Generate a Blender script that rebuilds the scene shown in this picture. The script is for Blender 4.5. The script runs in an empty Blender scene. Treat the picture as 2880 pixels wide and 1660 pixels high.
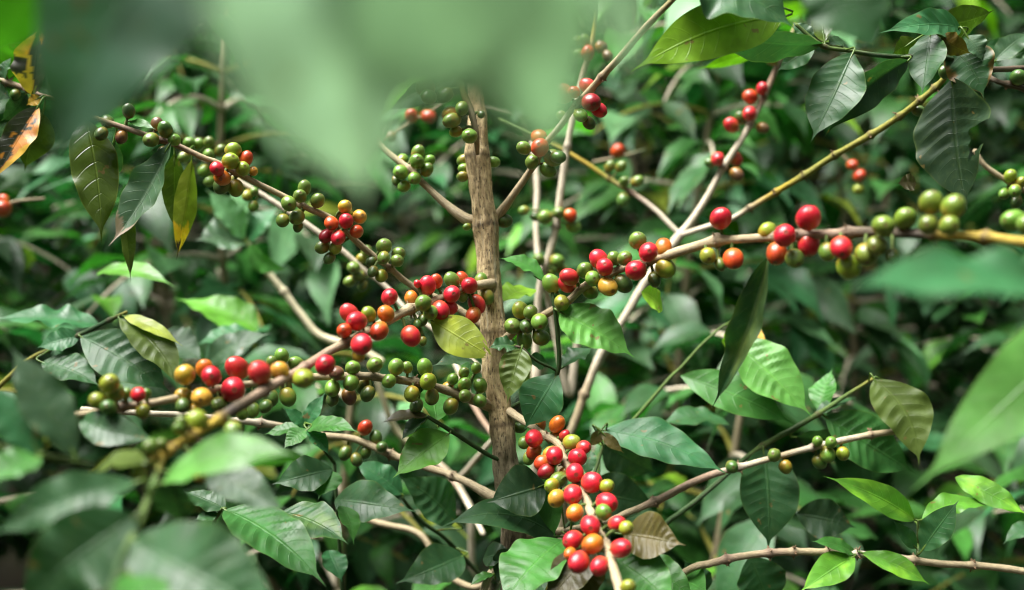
import bpy, math, random
import numpy as np
from mathutils import Vector, Quaternion, Matrix, noise as mnoise

scene = bpy.context.scene
COL = scene.collection
R = math.radians
rng = np.random.default_rng(7)
random.seed(7)

# ------------------------------------------------------------------ camera
CAM = Vector((0.0, 0.0, 1.30))
PITCH = R(-8.0)
cam_d = bpy.data.cameras.new('camera')
cam_d.lens = 35.0
cam_d.sensor_width = 36.0
cam_d.clip_start = 0.02
cam_d.clip_end = 500.0
cam_d.dof.use_dof = True
cam_d.dof.focus_distance = 0.742
cam_d.dof.aperture_fstop = 3.25
cam = bpy.data.objects.new('camera', cam_d)
cam.location = CAM
cam.rotation_euler = (R(90.0) + PITCH, 0, 0)
COL.objects.link(cam)
scene.camera = cam
ROT = Matrix.Rotation(R(90.0) + PITCH, 3, 'X')
ROTI = ROT.inverted()

# ------------------------------------------------------------------ light
SUN_EL, SUN_AZ = 66.0, 262.0
world = bpy.data.worlds.new('World')
scene.world = world
world.use_nodes = True
wn = world.node_tree
wn.nodes.clear()
sky = wn.nodes.new('ShaderNodeTexSky')
sky.sky_type = 'NISHITA'
sky.sun_disc = False
sky.sun_elevation = R(SUN_EL)
sky.sun_rotation = R(SUN_AZ)
sky.air_density = 1.0
sky.dust_density = 5.0
sky.ozone_density = 1.0
hs = wn.nodes.new('ShaderNodeHueSaturation')
hs.inputs['Saturation'].default_value = 0.22
bg = wn.nodes.new('ShaderNodeBackground')
bg.inputs['Strength'].default_value = 0.075
wo = wn.nodes.new('ShaderNodeOutputWorld')
wn.links.new(sky.outputs[0], hs.inputs['Color'])
wn.links.new(hs.outputs[0], bg.inputs[0])
wn.links.new(bg.outputs[0], wo.inputs[0])

sun_d = bpy.data.lights.new('sun', 'SUN')
sun_d.energy = 3.8
sun_d.angle = R(48.0)
sun_d.color = (1.0, 0.98, 0.95)
sun = bpy.data.objects.new('sun', sun_d)
# soft light comes from high above, from the left
sd = Vector((math.sin(R(SUN_AZ)) * math.cos(R(SUN_EL)), math.cos(R(SUN_AZ)) * math.cos(R(SUN_EL)), math.sin(R(SUN_EL))))
sun.rotation_euler = sd.to_track_quat('Z', 'Y').to_euler()
sun.location = (0, 0, 10)
COL.objects.link(sun)

vs = scene.view_settings
vs.view_transform = 'Standard'
vs.look = 'None'
vs.exposure = 2.12
vs.gamma = 1.0
scene.render.engine = 'CYCLES'
cy = scene.cycles
cy.use_denoising = True
cy.denoiser = 'OPENIMAGEDENOISE'
cy.max_bounces = 6
cy.diffuse_bounces = 3
cy.glossy_bounces = 3
cy.transmission_bounces = 3
cy.transparent_max_bounces = 4
cy.sample_clamp_indirect = 6.0
cy.use_adaptive_sampling = False
cy.pixel_filter_type = 'BLACKMAN_HARRIS'
cy.filter_width = 1.1

# ------------------------------------------------------------------ measuring: a spot in the photograph and a distance give a place
TILES = {0: (0, 0, 2526 / 2880.0), 1: (0, 0, 1.7542), 2: (960, 0, 1.7542), 3: (1920, 0, 1.7542),
         4: (0, 830, 1.7542), 5: (960, 830, 1.7542), 6: (1920, 830, 1.7542)}
KPX = 36.0 / 35.0 / 2880.0          # metres per source pixel at one metre


def src(t, x, y):
    ox, oy, s = TILES[t]
    return ox + x / s, oy + y / s


def unp(X, Y, d):
    c = Vector(((X - 1440.0) * KPX * d, -(Y - 830.0) * KPX * d, -d))
    return CAM + ROT @ c


def P(t, x, y, d):
    X, Y = src(t, x, y)
    return unp(X, Y, d)


def px(t, n, d):
    return n / TILES[t][2] * KPX * d


def proj(p):
    c = ROTI @ (p - CAM)
    d = -c.z
    return c.x / d / KPX + 1440.0, -c.y / d / KPX + 830.0, d


# ------------------------------------------------------------------ materials
def nt(name):
    m = bpy.data.materials.new(name)
    m.use_nodes = True
    t = m.node_tree
    t.nodes.clear()
    return m, t


class NG:
    def __init__(s, t):
        s.t = t

    def n(s, kind, **kw):
        n = s.t.nodes.new(kind)
        for k, v in kw.items():
            if k.startswith('i_'):
                n.inputs[k[2:].replace('_', ' ')].default_value = v
            else:
                setattr(n, k, v)
        return n

    def put(s, sock, v):
        if isinstance(v, (int, float)):
            sock.default_value = v
        elif isinstance(v, tuple):
            sock.default_value = v
        else:
            s.t.links.new(v, sock)

    def m(s, op, a, b=0.0, c=0.0, clamp=False):
        n = s.t.nodes.new('ShaderNodeMath')
        n.operation = op
        n.use_clamp = clamp
        for i, v in enumerate((a, b, c)):
            s.put(n.inputs[i], v)
        return n.outputs[0]

    def mix(s, f, a, b, blend='MIX'):
        n = s.t.nodes.new('ShaderNodeMix')
        n.data_type = 'RGBA'
        n.blend_type = blend
        s.put(n.inputs[0], f)
        s.put(n.inputs[6], a)
        s.put(n.inputs[7], b)
        return n.outputs[2]

    def ss(s, v, lo, hi, a=0.0, b=1.0):
        n = s.t.nodes.new('ShaderNodeMapRange')
        n.interpolation_type = 'SMOOTHSTEP'
        s.put(n.inputs[0], v)
        for i, q in enumerate((lo, hi, a, b)):
            n.inputs[i + 1].default_value = q
        return n.outputs[0]

    def vm(s, op, a, b):
        n = s.t.nodes.new('ShaderNodeVectorMath')
        n.operation = op
        s.put(n.inputs[0], a)
        s.put(n.inputs[1], b)
        return n.outputs[0]

    def noise(s, vec, scale, detail=3.0, rough=0.55):
        n = s.t.nodes.new('ShaderNodeTexNoise')
        s.put(n.inputs['Vector'], vec)
        n.inputs['Scale'].default_value = scale
        n.inputs['Detail'].default_value = detail
        n.inputs['Roughness'].default_value = rough
        return n.outputs[0]


def leaf_material():
    m, t = nt('leaf')
    g = NG(t)
    lv = g.n('ShaderNodeAttribute', attribute_name='lv')
    sep = g.n('ShaderNodeSeparateXYZ')
    t.links.new(lv.outputs['Vector'], sep.inputs[0])
    u, v, seed = sep.outputs
    av = g.m('ABSOLUTE', v)
    tint = g.n('ShaderNodeAttribute', attribute_name='tint').outputs['Color']
    pos = g.n('ShaderNodeNewGeometry')
    n1 = g.noise(pos.outputs['Position'], 45.0)
    n2 = g.noise(pos.outputs['Position'], 260.0, 2.0)
    var = g.ss(n1, 0.3, 0.7, 0.72, 1.25)
    # mottling
    cb = g.n('ShaderNodeCombineXYZ')
    for i in range(3):
        g.put(cb.inputs[i], var)
    base = g.mix(1.0, tint, cb.outputs[0], 'MULTIPLY')
    base = g.mix(g.ss(n2, 0.45, 0.75, 0.0, 0.10), base, (0.09, 0.12, 0.03, 1))
    n4 = g.noise(pos.outputs['Position'], 95.0, 2.0)
    base = g.mix(g.ss(n4, 0.69, 0.73, 0.0, 0.8), base, (0.10, 0.065, 0.02, 1))
    # veins: a midrib and curved lateral veins
    mid = g.ss(av, 0.012, 0.06, 1.0, 0.0)
    tt = g.m('MULTIPLY', g.m('SUBTRACT', u, g.m('MULTIPLY', g.m('POWER', av, 1.4), 0.13)), seed)
    fr = g.m('ABSOLUTE', g.m('SUBTRACT', g.m('FRACT', tt), 0.5))
    lat = g.m('MULTIPLY', g.ss(fr, 0.45, 0.495), g.ss(av, 0.55, 0.95, 1.0, 0.0))
    vein = g.m('MAXIMUM', g.m('MULTIPLY', mid, 0.55), g.m('MULTIPLY', lat, 0.30))
    light = g.mix(1.0, base, (1.9, 1.7, 1.3, 1), 'MULTIPLY')
    light = g.mix(0.12, light, (0.16, 0.24, 0.06, 1))
    col = g.mix(vein, base, light)
    # the leaf margin is a little paler and yellower
    col = g.mix(g.m('MULTIPLY', g.ss(av, 0.93, 1.0), 0.45), col, (0.13, 0.17, 0.03, 1))
    # the underside is duller and paler
    under = g.mix(0.55, col, g.mix(0.25, g.mix(1.0, base, (1.7, 1.55, 1.4, 1), 'MULTIPLY'), (0.08, 0.13, 0.045, 1)))
    bf = pos.outputs['Backfacing']
    colf = g.mix(bf, col, under)
    rough = g.m('ADD', g.ss(n1, 0.25, 0.75, 0.13, 0.32), g.m('MULTIPLY', bf, 0.22))
    bs = g.n('ShaderNodeBsdfPrincipled')
    g.put(bs.inputs['Base Color'], colf)
    g.put(bs.inputs['Roughness'], rough)
    bs.inputs['Specular IOR Level'].default_value = 0.30
    hgt = g.m('ADD', g.m('MULTIPLY', g.m('MULTIPLY', lat, -0.6), 1.0), g.m('ADD', g.m('MULTIPLY', mid, -1.2), g.m('MULTIPLY', n2, 0.35)))
    bp = g.n('ShaderNodeBump')
    bp.inputs['Strength'].default_value = 0.45
    bp.inputs['Distance'].default_value = 0.0007
    g.put(bp.inputs['Height'], hgt)
    t.links.new(bp.outputs[0], bs.inputs['Normal'])
    tr = g.n('ShaderNodeBsdfTranslucent')
    g.put(tr.inputs[0], g.mix(1.0, colf, (1.35, 2.05, 0.85, 1), 'MULTIPLY'))
    mx = g.n('ShaderNodeMixShader')
    mx.inputs[0].default_value = 0.22
    t.links.new(bs.outputs[0], mx.inputs[1])
    t.links.new(tr.outputs[0], mx.inputs[2])
    out = g.n('ShaderNodeOutputMaterial')
    t.links.new(mx.outputs[0], out.inputs[0])
    return m


def cherry_material():
    m, t = nt('cherry_skin')
    g = NG(t)
    oi = g.n('ShaderNodeObjectInfo')
    tc = g.n('ShaderNodeTexCoord')
    ob = tc.outputs['Object']
    sep = g.n('ShaderNodeSeparateXYZ')
    t.links.new(ob, sep.inputs[0])
    x, y, z = sep.outputs
    rnd = g.m('MULTIPLY', oi.outputs['Random'], 37.0)
    cc = g.n('ShaderNodeCombineXYZ')
    for i in range(3):
        g.put(cc.inputs[i], rnd)
    vec = g.vm('ADD', ob, cc.outputs[0])
    n1 = g.noise(vec, 1.1, 2.0)
    n2 = g.noise(vec, 14.0, 3.0)
    sv = g.vm('MULTIPLY', vec, (1.0, 1.0, 0.12))
    st = g.noise(sv, 9.0, 2.0)
    c = oi.outputs['Color']
    warm = g.mix(1.0, c, (1.25, 1.5, 0.9, 1), 'MULTIPLY')
    warm = g.mix(1.0, warm, (0.03, 0.02, 0.0, 1), 'ADD')
    deep = g.mix(1.0, c, (0.72, 0.66, 0.75, 1), 'MULTIPLY')
    # riper towards the tip and on one side
    f = g.ss(g.m('ADD', g.m('MULTIPLY', z, -0.10), n1), 0.38, 0.66)
    col = g.mix(g.m('MULTIPLY', f, oi.outputs['Alpha']), c, warm)
    col = g.mix(g.ss(n1, 0.5, 0.3, 0.0, 0.5), col, deep)
    col = g.mix(g.ss(st, 0.45, 0.7, 0.0, 0.22), col, warm)
    col = g.mix(g.ss(n2, 0.62, 0.72, 0.0, 0.25), col, (0.45, 0.35, 0.2, 1))
    # fruit ripens from the tip: the stalk end and one flank stay yellower for longer
    unripe = g.mix(0.6, c, (0.40, 0.20, 0.022, 1))
    zz = g.m('ADD', z, g.m('MULTIPLY', g.m('SUBTRACT', n1, 0.5), 2.6))
    zz = g.m('ADD', zz, g.m('MULTIPLY', x, 0.35))
    col = g.mix(g.m('MULTIPLY', g.ss(zz, -0.75, 0.25, 1.0, 0.0), g.m('MULTIPLY', oi.outputs['Alpha'], 1.6, clamp=True)), col, unripe)
    # navel scar at the tip
    r = g.m('SQRT', g.m('ADD', g.m('MULTIPLY', x, x), g.m('MULTIPLY', y, y)))
    front = g.ss(z, 0.5, 0.8)
    ring = g.m('MULTIPLY', g.m('MULTIPLY', g.ss(r, 0.08, 0.12), g.ss(r, 0.18, 0.24, 1.0, 0.0)), front)
    pit = g.m('MULTIPLY', g.ss(r, 0.05, 0.09, 1.0, 0.0), front)
    col = g.mix(g.m('MULTIPLY', ring, 0.85), col, (0.10, 0.06, 0.025, 1))
    col = g.mix(g.m('MULTIPLY', pit, 0.9), col, (0.05, 0.03, 0.02, 1))
    bs = g.n('ShaderNodeBsdfPrincipled')
    g.put(bs.inputs['Base Color'], col)
    g.put(bs.inputs['Roughness'], g.ss(n2, 0.3, 0.7, 0.27, 0.42))
    bs.inputs['Specular IOR Level'].default_value = 0.5
    bs.inputs['Subsurface Weight'].default_value = 0.12
    bs.inputs['Subsurface Radius'].default_value = (1.0, 0.5, 0.25)
    bs.inputs['Subsurface Scale'].default_value = 0.003
    bp = g.n('ShaderNodeBump')
    bp.inputs['Strength'].default_value = 0.075
    bp.inputs['Distance'].default_value = 0.0006
    g.put(bp.inputs['Height'], g.m('ADD', n2, g.m('MULTIPLY', st, 0.8)))
    t.links.new(bp.outputs[0], bs.inputs['Normal'])
    out = g.n('ShaderNodeOutputMaterial')
    t.links.new(bs.outputs[0], out.inputs[0])
    return m


def bark_material(name, crack, streak, bump):
    m, t = nt(name)
    g = NG(t)
    tint = g.n('ShaderNodeAttribute', attribute_name='tint').outputs['Color']
    bv = g.n('ShaderNodeAttribute', attribute_name='bv').outputs['Vector']
    n1 = g.noise(g.vm('MULTIPLY', bv, (1.0, 1.0, 0.10)), 3.2, 4.0, 0.65)
    n2 = g.noise(bv, 1.3, 3.0)
    n3 = g.noise(g.vm('MULTIPLY', bv, (2.0, 2.0, 0.22)), 4.0, 3.0, 0.6)
    col = g.mix(g.ss(n1, 0.35, 0.65, streak, 0.0), tint, g.mix(1.0, tint, (0.46, 0.42, 0.38, 1), 'MULTIPLY'))
    col = g.mix(g.ss(n2, 0.42, 0.7, 0.0, 0.45), col, g.mix(1.0, tint, (1.35, 1.36, 1.38, 1), 'MULTIPLY'))
    col = g.mix(g.ss(n3, 0.57, 0.66, 0.0, crack), col, (0.035, 0.026, 0.018, 1))
    n5 = g.noise(g.vm('MULTIPLY', bv, (0.8, 0.8, 0.05)), 1.6, 4.0, 0.7)
    col = g.mix(g.ss(n5, 0.52, 0.66, 0.0, crack * 0.75), col, g.mix(1.0, tint, (0.30, 0.30, 0.26, 1), 'MULTIPLY'))
    col = g.mix(g.ss(n5, 0.42, 0.33, 0.0, crack * 0.5), col, (0.50, 0.47, 0.36, 1))
    bs = g.n('ShaderNodeBsdfPrincipled')
    g.put(bs.inputs['Base Color'], col)
    bs.inputs['Roughness'].default_value = 0.72
    bs.inputs['Specular IOR Level'].default_value = 0.3
    bp = g.n('ShaderNodeBump')
    bp.inputs['Strength'].default_value = bump
    bp.inputs['Distance'].default_value = 0.0012
    g.put(bp.inputs['Height'], g.m('SUBTRACT', n1, g.ss(n3, 0.58, 0.68, 0.0, 0.8)))
    t.links.new(bp.outputs[0], bs.inputs['Normal'])
    out = g.n('ShaderNodeOutputMaterial')
    t.links.new(bs.outputs[0], out.inputs[0])
    return m


def soil_material():
    m, t = nt('soil')
    g = NG(t)
    pos = g.n('ShaderNodeNewGeometry').outputs['Position']
    n1 = g.noise(pos, 2.0, 6.0)
    n2 = g.noise(pos, 30.0, 5.0)
    col = g.mix(g.ss(n1, 0.35, 0.65), (0.035, 0.024, 0.014, 1), (0.05, 0.055, 0.02, 1))
    col = g.mix(g.ss(n2, 0.5, 0.7, 0.0, 0.6), col, (0.09, 0.06, 0.03, 1))
    bs = g.n('ShaderNodeBsdfPrincipled')
    g.put(bs.inputs['Base Color'], col)
    bs.inputs['Roughness'].default_value = 0.95
    bp = g.n('ShaderNodeBump')
    bp.inputs['Strength'].default_value = 0.8
    bp.inputs['Distance'].default_value = 0.03
    g.put(bp.inputs['Height'], n2)
    t.links.new(bp.outputs[0], bs.inputs['Normal'])
    out = g.n('ShaderNodeOutputMaterial')
    t.links.new(bs.outputs[0], out.inputs[0])
    return m


M_LEAF = leaf_material()
M_CHERRY = cherry_material()
M_TWIG = bark_material('twig_bark', 0.35, 0.55, 0.5)
M_TRUNK = bark_material('trunk_bark', 0.85, 0.9, 1.0)
M_SOIL = soil_material()

# ------------------------------------------------------------------ objects
WL = {}


def link(o, parent, wl):
    COL.objects.link(o)
    wl = Vector(wl)
    WL[o.name] = wl
    if parent is None:
        o.location = wl
    else:
        o.parent = parent
        o.location = wl - WL[parent.name]
    return o


def thing(name, label, cat, loc, group=None):
    o = bpy.data.objects.new(name, None)
    o.empty_display_size = 0.05
    o['label'] = label
    o['category'] = cat
    if group:
        o['group'] = group
    return link(o, None, loc)


def mesh_np(name, V, F4, mat, attrs=None):
    """V (n,3); F4 (m,4) quads; attrs: name -> (kind, array)"""
    me = bpy.data.meshes.new(name)
    V = np.asarray(V, dtype=np.float32)
    F4 = np.asarray(F4, dtype=np.int32)
    me.vertices.add(len(V))
    me.vertices.foreach_set('co', V.ravel())
    me.loops.add(F4.size)
    me.loops.foreach_set('vertex_index', F4.ravel())
    me.polygons.add(len(F4))
    me.polygons.foreach_set('loop_start', np.arange(0, F4.size, 4, dtype=np.int32))
    me.polygons.foreach_set('use_smooth', np.ones(len(F4), dtype=bool))
    me.update(calc_edges=True)
    for k, (kind, arr) in (attrs or {}).items():
        a = me.attributes.new(k, kind, 'POINT')
        a.data.foreach_set('color' if kind == 'FLOAT_COLOR' else 'vector', np.asarray(arr, dtype=np.float32).ravel())
    me.materials.append(mat)
    me.validate()
    return me


def part(name, me, parent, wl, label=None):
    o = bpy.data.objects.new(name, me)
    link(o, parent, wl)
    if label:
        o['label'] = label
    return o


# colours ------------------------------------------------------------------
LC = {  # leaf colours
    'dk': (0.006, 0.030, 0.011), 'gd': (0.009, 0.050, 0.015), 'md': (0.014, 0.078, 0.014), 'gn': (0.024, 0.115, 0.016),
    'br': (0.050, 0.175, 0.010), 'li': (0.120, 0.250, 0.008), 'yg': (0.180, 0.230, 0.022), 'ol': (0.042, 0.068, 0.008),
    'bz': (0.062, 0.043, 0.008), 'bd': (0.030, 0.020, 0.008), 'gy': (0.018, 0.050, 0.024), 'te': (0.013, 0.085, 0.030),
    'pa': (0.075, 0.190, 0.085), 'sm': (0.130, 0.170, 0.205), 'mi': (0.165, 0.200, 0.265), 'fr': (0.050, 0.165, 0.026), 'sl': (0.028, 0.075, 0.048), 'vd': (0.004, 0.018, 0.008), 'ye': (0.36, 0.21, 0.015)}  # sm, mi: leaf colour paled to imitate sheen and translucent glow
CC = {  # cherry colours: r, g, b, mottling
    'e': (0.105, 0.150, 0.018, 0.4), 'r': (0.45, 0.008, 0.024, 0.26), 'R': (0.22, 0.004, 0.012, 0.1), 'p': (0.42, 0.018, 0.024, 0.4), 'o': (0.42, 0.085, 0.010, 0.8),
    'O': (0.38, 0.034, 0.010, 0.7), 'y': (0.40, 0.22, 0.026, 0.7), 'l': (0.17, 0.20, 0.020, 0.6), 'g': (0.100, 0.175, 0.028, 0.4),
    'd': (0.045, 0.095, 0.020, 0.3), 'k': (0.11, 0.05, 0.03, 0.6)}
CL = {'r': 'ripe red cherry', 'R': 'dark red cherry', 'p': 'light red cherry', 'o': 'orange cherry', 'O': 'orange red cherry', 'y': 'yellow cherry',
      'l': 'yellowish green cherry', 'k': 'brown withered cherry', 'e': 'olive green cherry'}
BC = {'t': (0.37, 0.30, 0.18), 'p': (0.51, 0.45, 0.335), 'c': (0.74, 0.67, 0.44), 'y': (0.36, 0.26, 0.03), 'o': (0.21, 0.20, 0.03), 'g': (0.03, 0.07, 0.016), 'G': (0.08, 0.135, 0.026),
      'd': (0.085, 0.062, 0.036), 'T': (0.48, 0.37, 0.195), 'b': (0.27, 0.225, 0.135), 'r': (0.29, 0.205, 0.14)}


# tubes -------------------------------------------------------------------
def catmull(pts, n_per):
    """pts: list of np arrays (any dim) -> smooth samples"""
    pts = np.asarray(pts, dtype=float)
    if len(pts) == 2:
        w = np.linspace(0, 1, n_per + 1)[:, None]
        return pts[0] * (1 - w) + pts[1] * w
    ext = np.vstack([2 * pts[0] - pts[1], pts, 2 * pts[-1] - pts[-2]])
    out = []
    for i in range(len(pts) - 1):
        p0, p1, p2, p3 = ext[i:i + 4]
        for s in np.linspace(0, 1, n_per, endpoint=False):
            out.append(0.5 * ((2 * p1) + (-p0 + p2) * s + (2 * p0 - 5 * p1 + 4 * p2 - p3) * s * s + (-p0 + 3 * p1 - 3 * p2 + p3) * s ** 3))
    out.append(pts[-1])
    return np.array(out)


class Mesher:
    def __init__(s):
        s.V, s.F, s.T, s.B, s.n = [], [], [], [], 0

    def tube(s, C, rad, colr, sides=8, rough=0.0, seed=0.0, cap=True):
        C = np.asarray(C, dtype=float)
        k = len(C)
        T = np.gradient(C, axis=0)
        T /= np.linalg.norm(T, axis=1)[:, None] + 1e-12
        ref = np.array([0.31, 0.2, 0.93]) if abs(T[0][2]) < 0.9 else np.array([1.0, 0.1, 0.0])
        U = ref - T * (T @ ref)[:, None]
        U /= np.linalg.norm(U, axis=1)[:, None] + 1e-12
        W = np.cross(T, U)
        th = np.linspace(0, 2 * np.pi, sides, endpoint=False)
        L = np.concatenate([[0], np.cumsum(np.linalg.norm(np.diff(C, axis=0), axis=1))])
        rad = np.broadcast_to(np.asarray(rad, dtype=float), (k,)).copy()
        colr = np.broadcast_to(np.asarray(colr, dtype=float), (k, 3))
        rr = np.repeat(rad[:, None], sides, 1)
        if rough:
            for i in range(k):
                for j in range(sides):
                    q = L[i] / max(rad.mean(), 1e-4)
                    rr[i, j] *= 1 + rough * (mnoise.noise(Vector((math.cos(th[j]) * 1.3 + seed, math.sin(th[j]) * 1.3, q * 0.25)))
                                             + 0.45 * mnoise.noise(Vector((math.cos(th[j]) * 3.4 + seed, math.sin(th[j]) * 3.4, q * 0.9))))
        V = C[:, None, :] + rr[:, :, None] * (np.cos(th)[None, :, None] * U[:, None, :] + np.sin(th)[None, :, None] * W[:, None, :])
        bvv = np.stack([np.broadcast_to(np.cos(th) * 1.4 + seed, (k, sides)), np.broadcast_to(np.sin(th) * 1.4, (k, sides)),
                        np.repeat(L[:, None] * 260.0, sides, 1)], -1)
        idx = np.arange(k * sides).reshape(k, sides) + s.n
        a, b = idx[:-1], np.roll(idx, -1, 1)[:-1]
        c, d = np.roll(idx, -1, 1)[1:], idx[1:]
        s.F.append(np.stack([a, b, c, d], -1).reshape(-1, 4))
        s.V.append(V.reshape(-1, 3))
        s.T.append(np.repeat(colr, sides, 0))
        s.B.append(bvv.reshape(-1, 3))
        s.n += k * sides
        if cap:   # close the ends with a shrunken ring
            for e, sgn in ((0, -1), (k - 1, 1)):
                cidx = np.arange(sides) + s.n
                ring = C[e] + (V[e] - C[e]) * 0.05 + T[e] * sgn * rad[e] * 0.5
                s.V.append(ring)
                s.T.append(np.repeat(colr[e][None], sides, 0))
                s.B.append(bvv[e])
                q = np.stack([idx[e], np.roll(idx[e], -1), np.roll(cidx, -1), cidx], -1)
                s.F.append(q if sgn > 0 else q[:, ::-1])
                s.n += sides

    def build(s, name, origin, mat):
        V = np.vstack(s.V) - np.array(origin)
        T = np.vstack(s.T)
        T = np.hstack([T, np.ones((len(T), 1))])
        return mesh_np(name, V, np.vstack(s.F), mat, {'tint': ('FLOAT_COLOR', T), 'bv': ('FLOAT_VECTOR', np.vstack(s.B))})


# cherry meshes -------------------------------------------------------------
def cherry_mesh(name, seed, square):
    nu, nv = 28, 18
    V, F = [], []
    for i in range(nv + 1):
        ph = math.pi * i / nv
        for j in range(nu):
            th = 2 * math.pi * j / nu
            x, y, z = math.sin(ph) * math.cos(th), math.sin(ph) * math.sin(th), -math.cos(ph)
            e = 1.0 + 0.035 * mnoise.noise(Vector((x * 1.2 + seed, y * 1.2, z * 1.2)))
            k = (abs(math.sin(ph)) ** square) / max(abs(math.sin(ph)), 1e-6) if math.sin(ph) > 1e-4 else 0.0
            x, y = x * k * e, y * k * e
            r = math.hypot(x, y)
            # two shallow furrows along the sides, as on a cherry that holds two beans
            f = 1 - 0.02 * math.exp(-((math.sin(th)) / 0.2) ** 2)
            x, y = x * f, y * (0.92) * f
            if z > 0:
                z -= 0.05 * math.exp(-(r / 0.10) ** 2) - 0.02 * math.exp(-((r - 0.15) / 0.05) ** 2)
            else:
                z += 0.06 * math.exp(-(r / 0.16) ** 2)
            V.append((x, y, z * e))
    for i in range(nv):
        for j in range(nu):
            F.append((i * nu + j, i * nu + (j + 1) % nu, (i + 1) * nu + (j + 1) % nu, (i + 1) * nu + j))
    return mesh_np(name, V, F, M_CHERRY)


CHERRY = [cherry_mesh('cherry', s * 3.7, q) for s, q in ((1, 0.98), (2, 0.92), (3, 0.95))]


def cherry(center, r, axis, code, parent):
    me = random.choice(CHERRY)
    o = bpy.data.objects.new('cherry', me)
    el = {'g': 1.13, 'd': 1.18, 'e': 1.06, 'l': 1.08, 'y': 1.10}.get(code, 1.13) + random.uniform(-0.08, 0.12)
    s = r / el ** 0.4
    o.rotation_mode = 'QUATERNION'
    o.rotation_quaternion = axis.to_track_quat('Z', 'Y') @ Quaternion((0, 0, 1), random.uniform(0, 6.28))
    o.scale = (s, s, s * el)
    c = CC[code]
    j = random.uniform(0.86, 1.14)
    o.color = (c[0] * j, c[1] * j * random.uniform(0.85, 1.2), c[2] * j, c[3])
    link(o, parent, center)
    if code in CL:
        o['label'] = CL[code]
    return o


# branches -----------------------------------------------------------------
class Branch:
    pass


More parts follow.
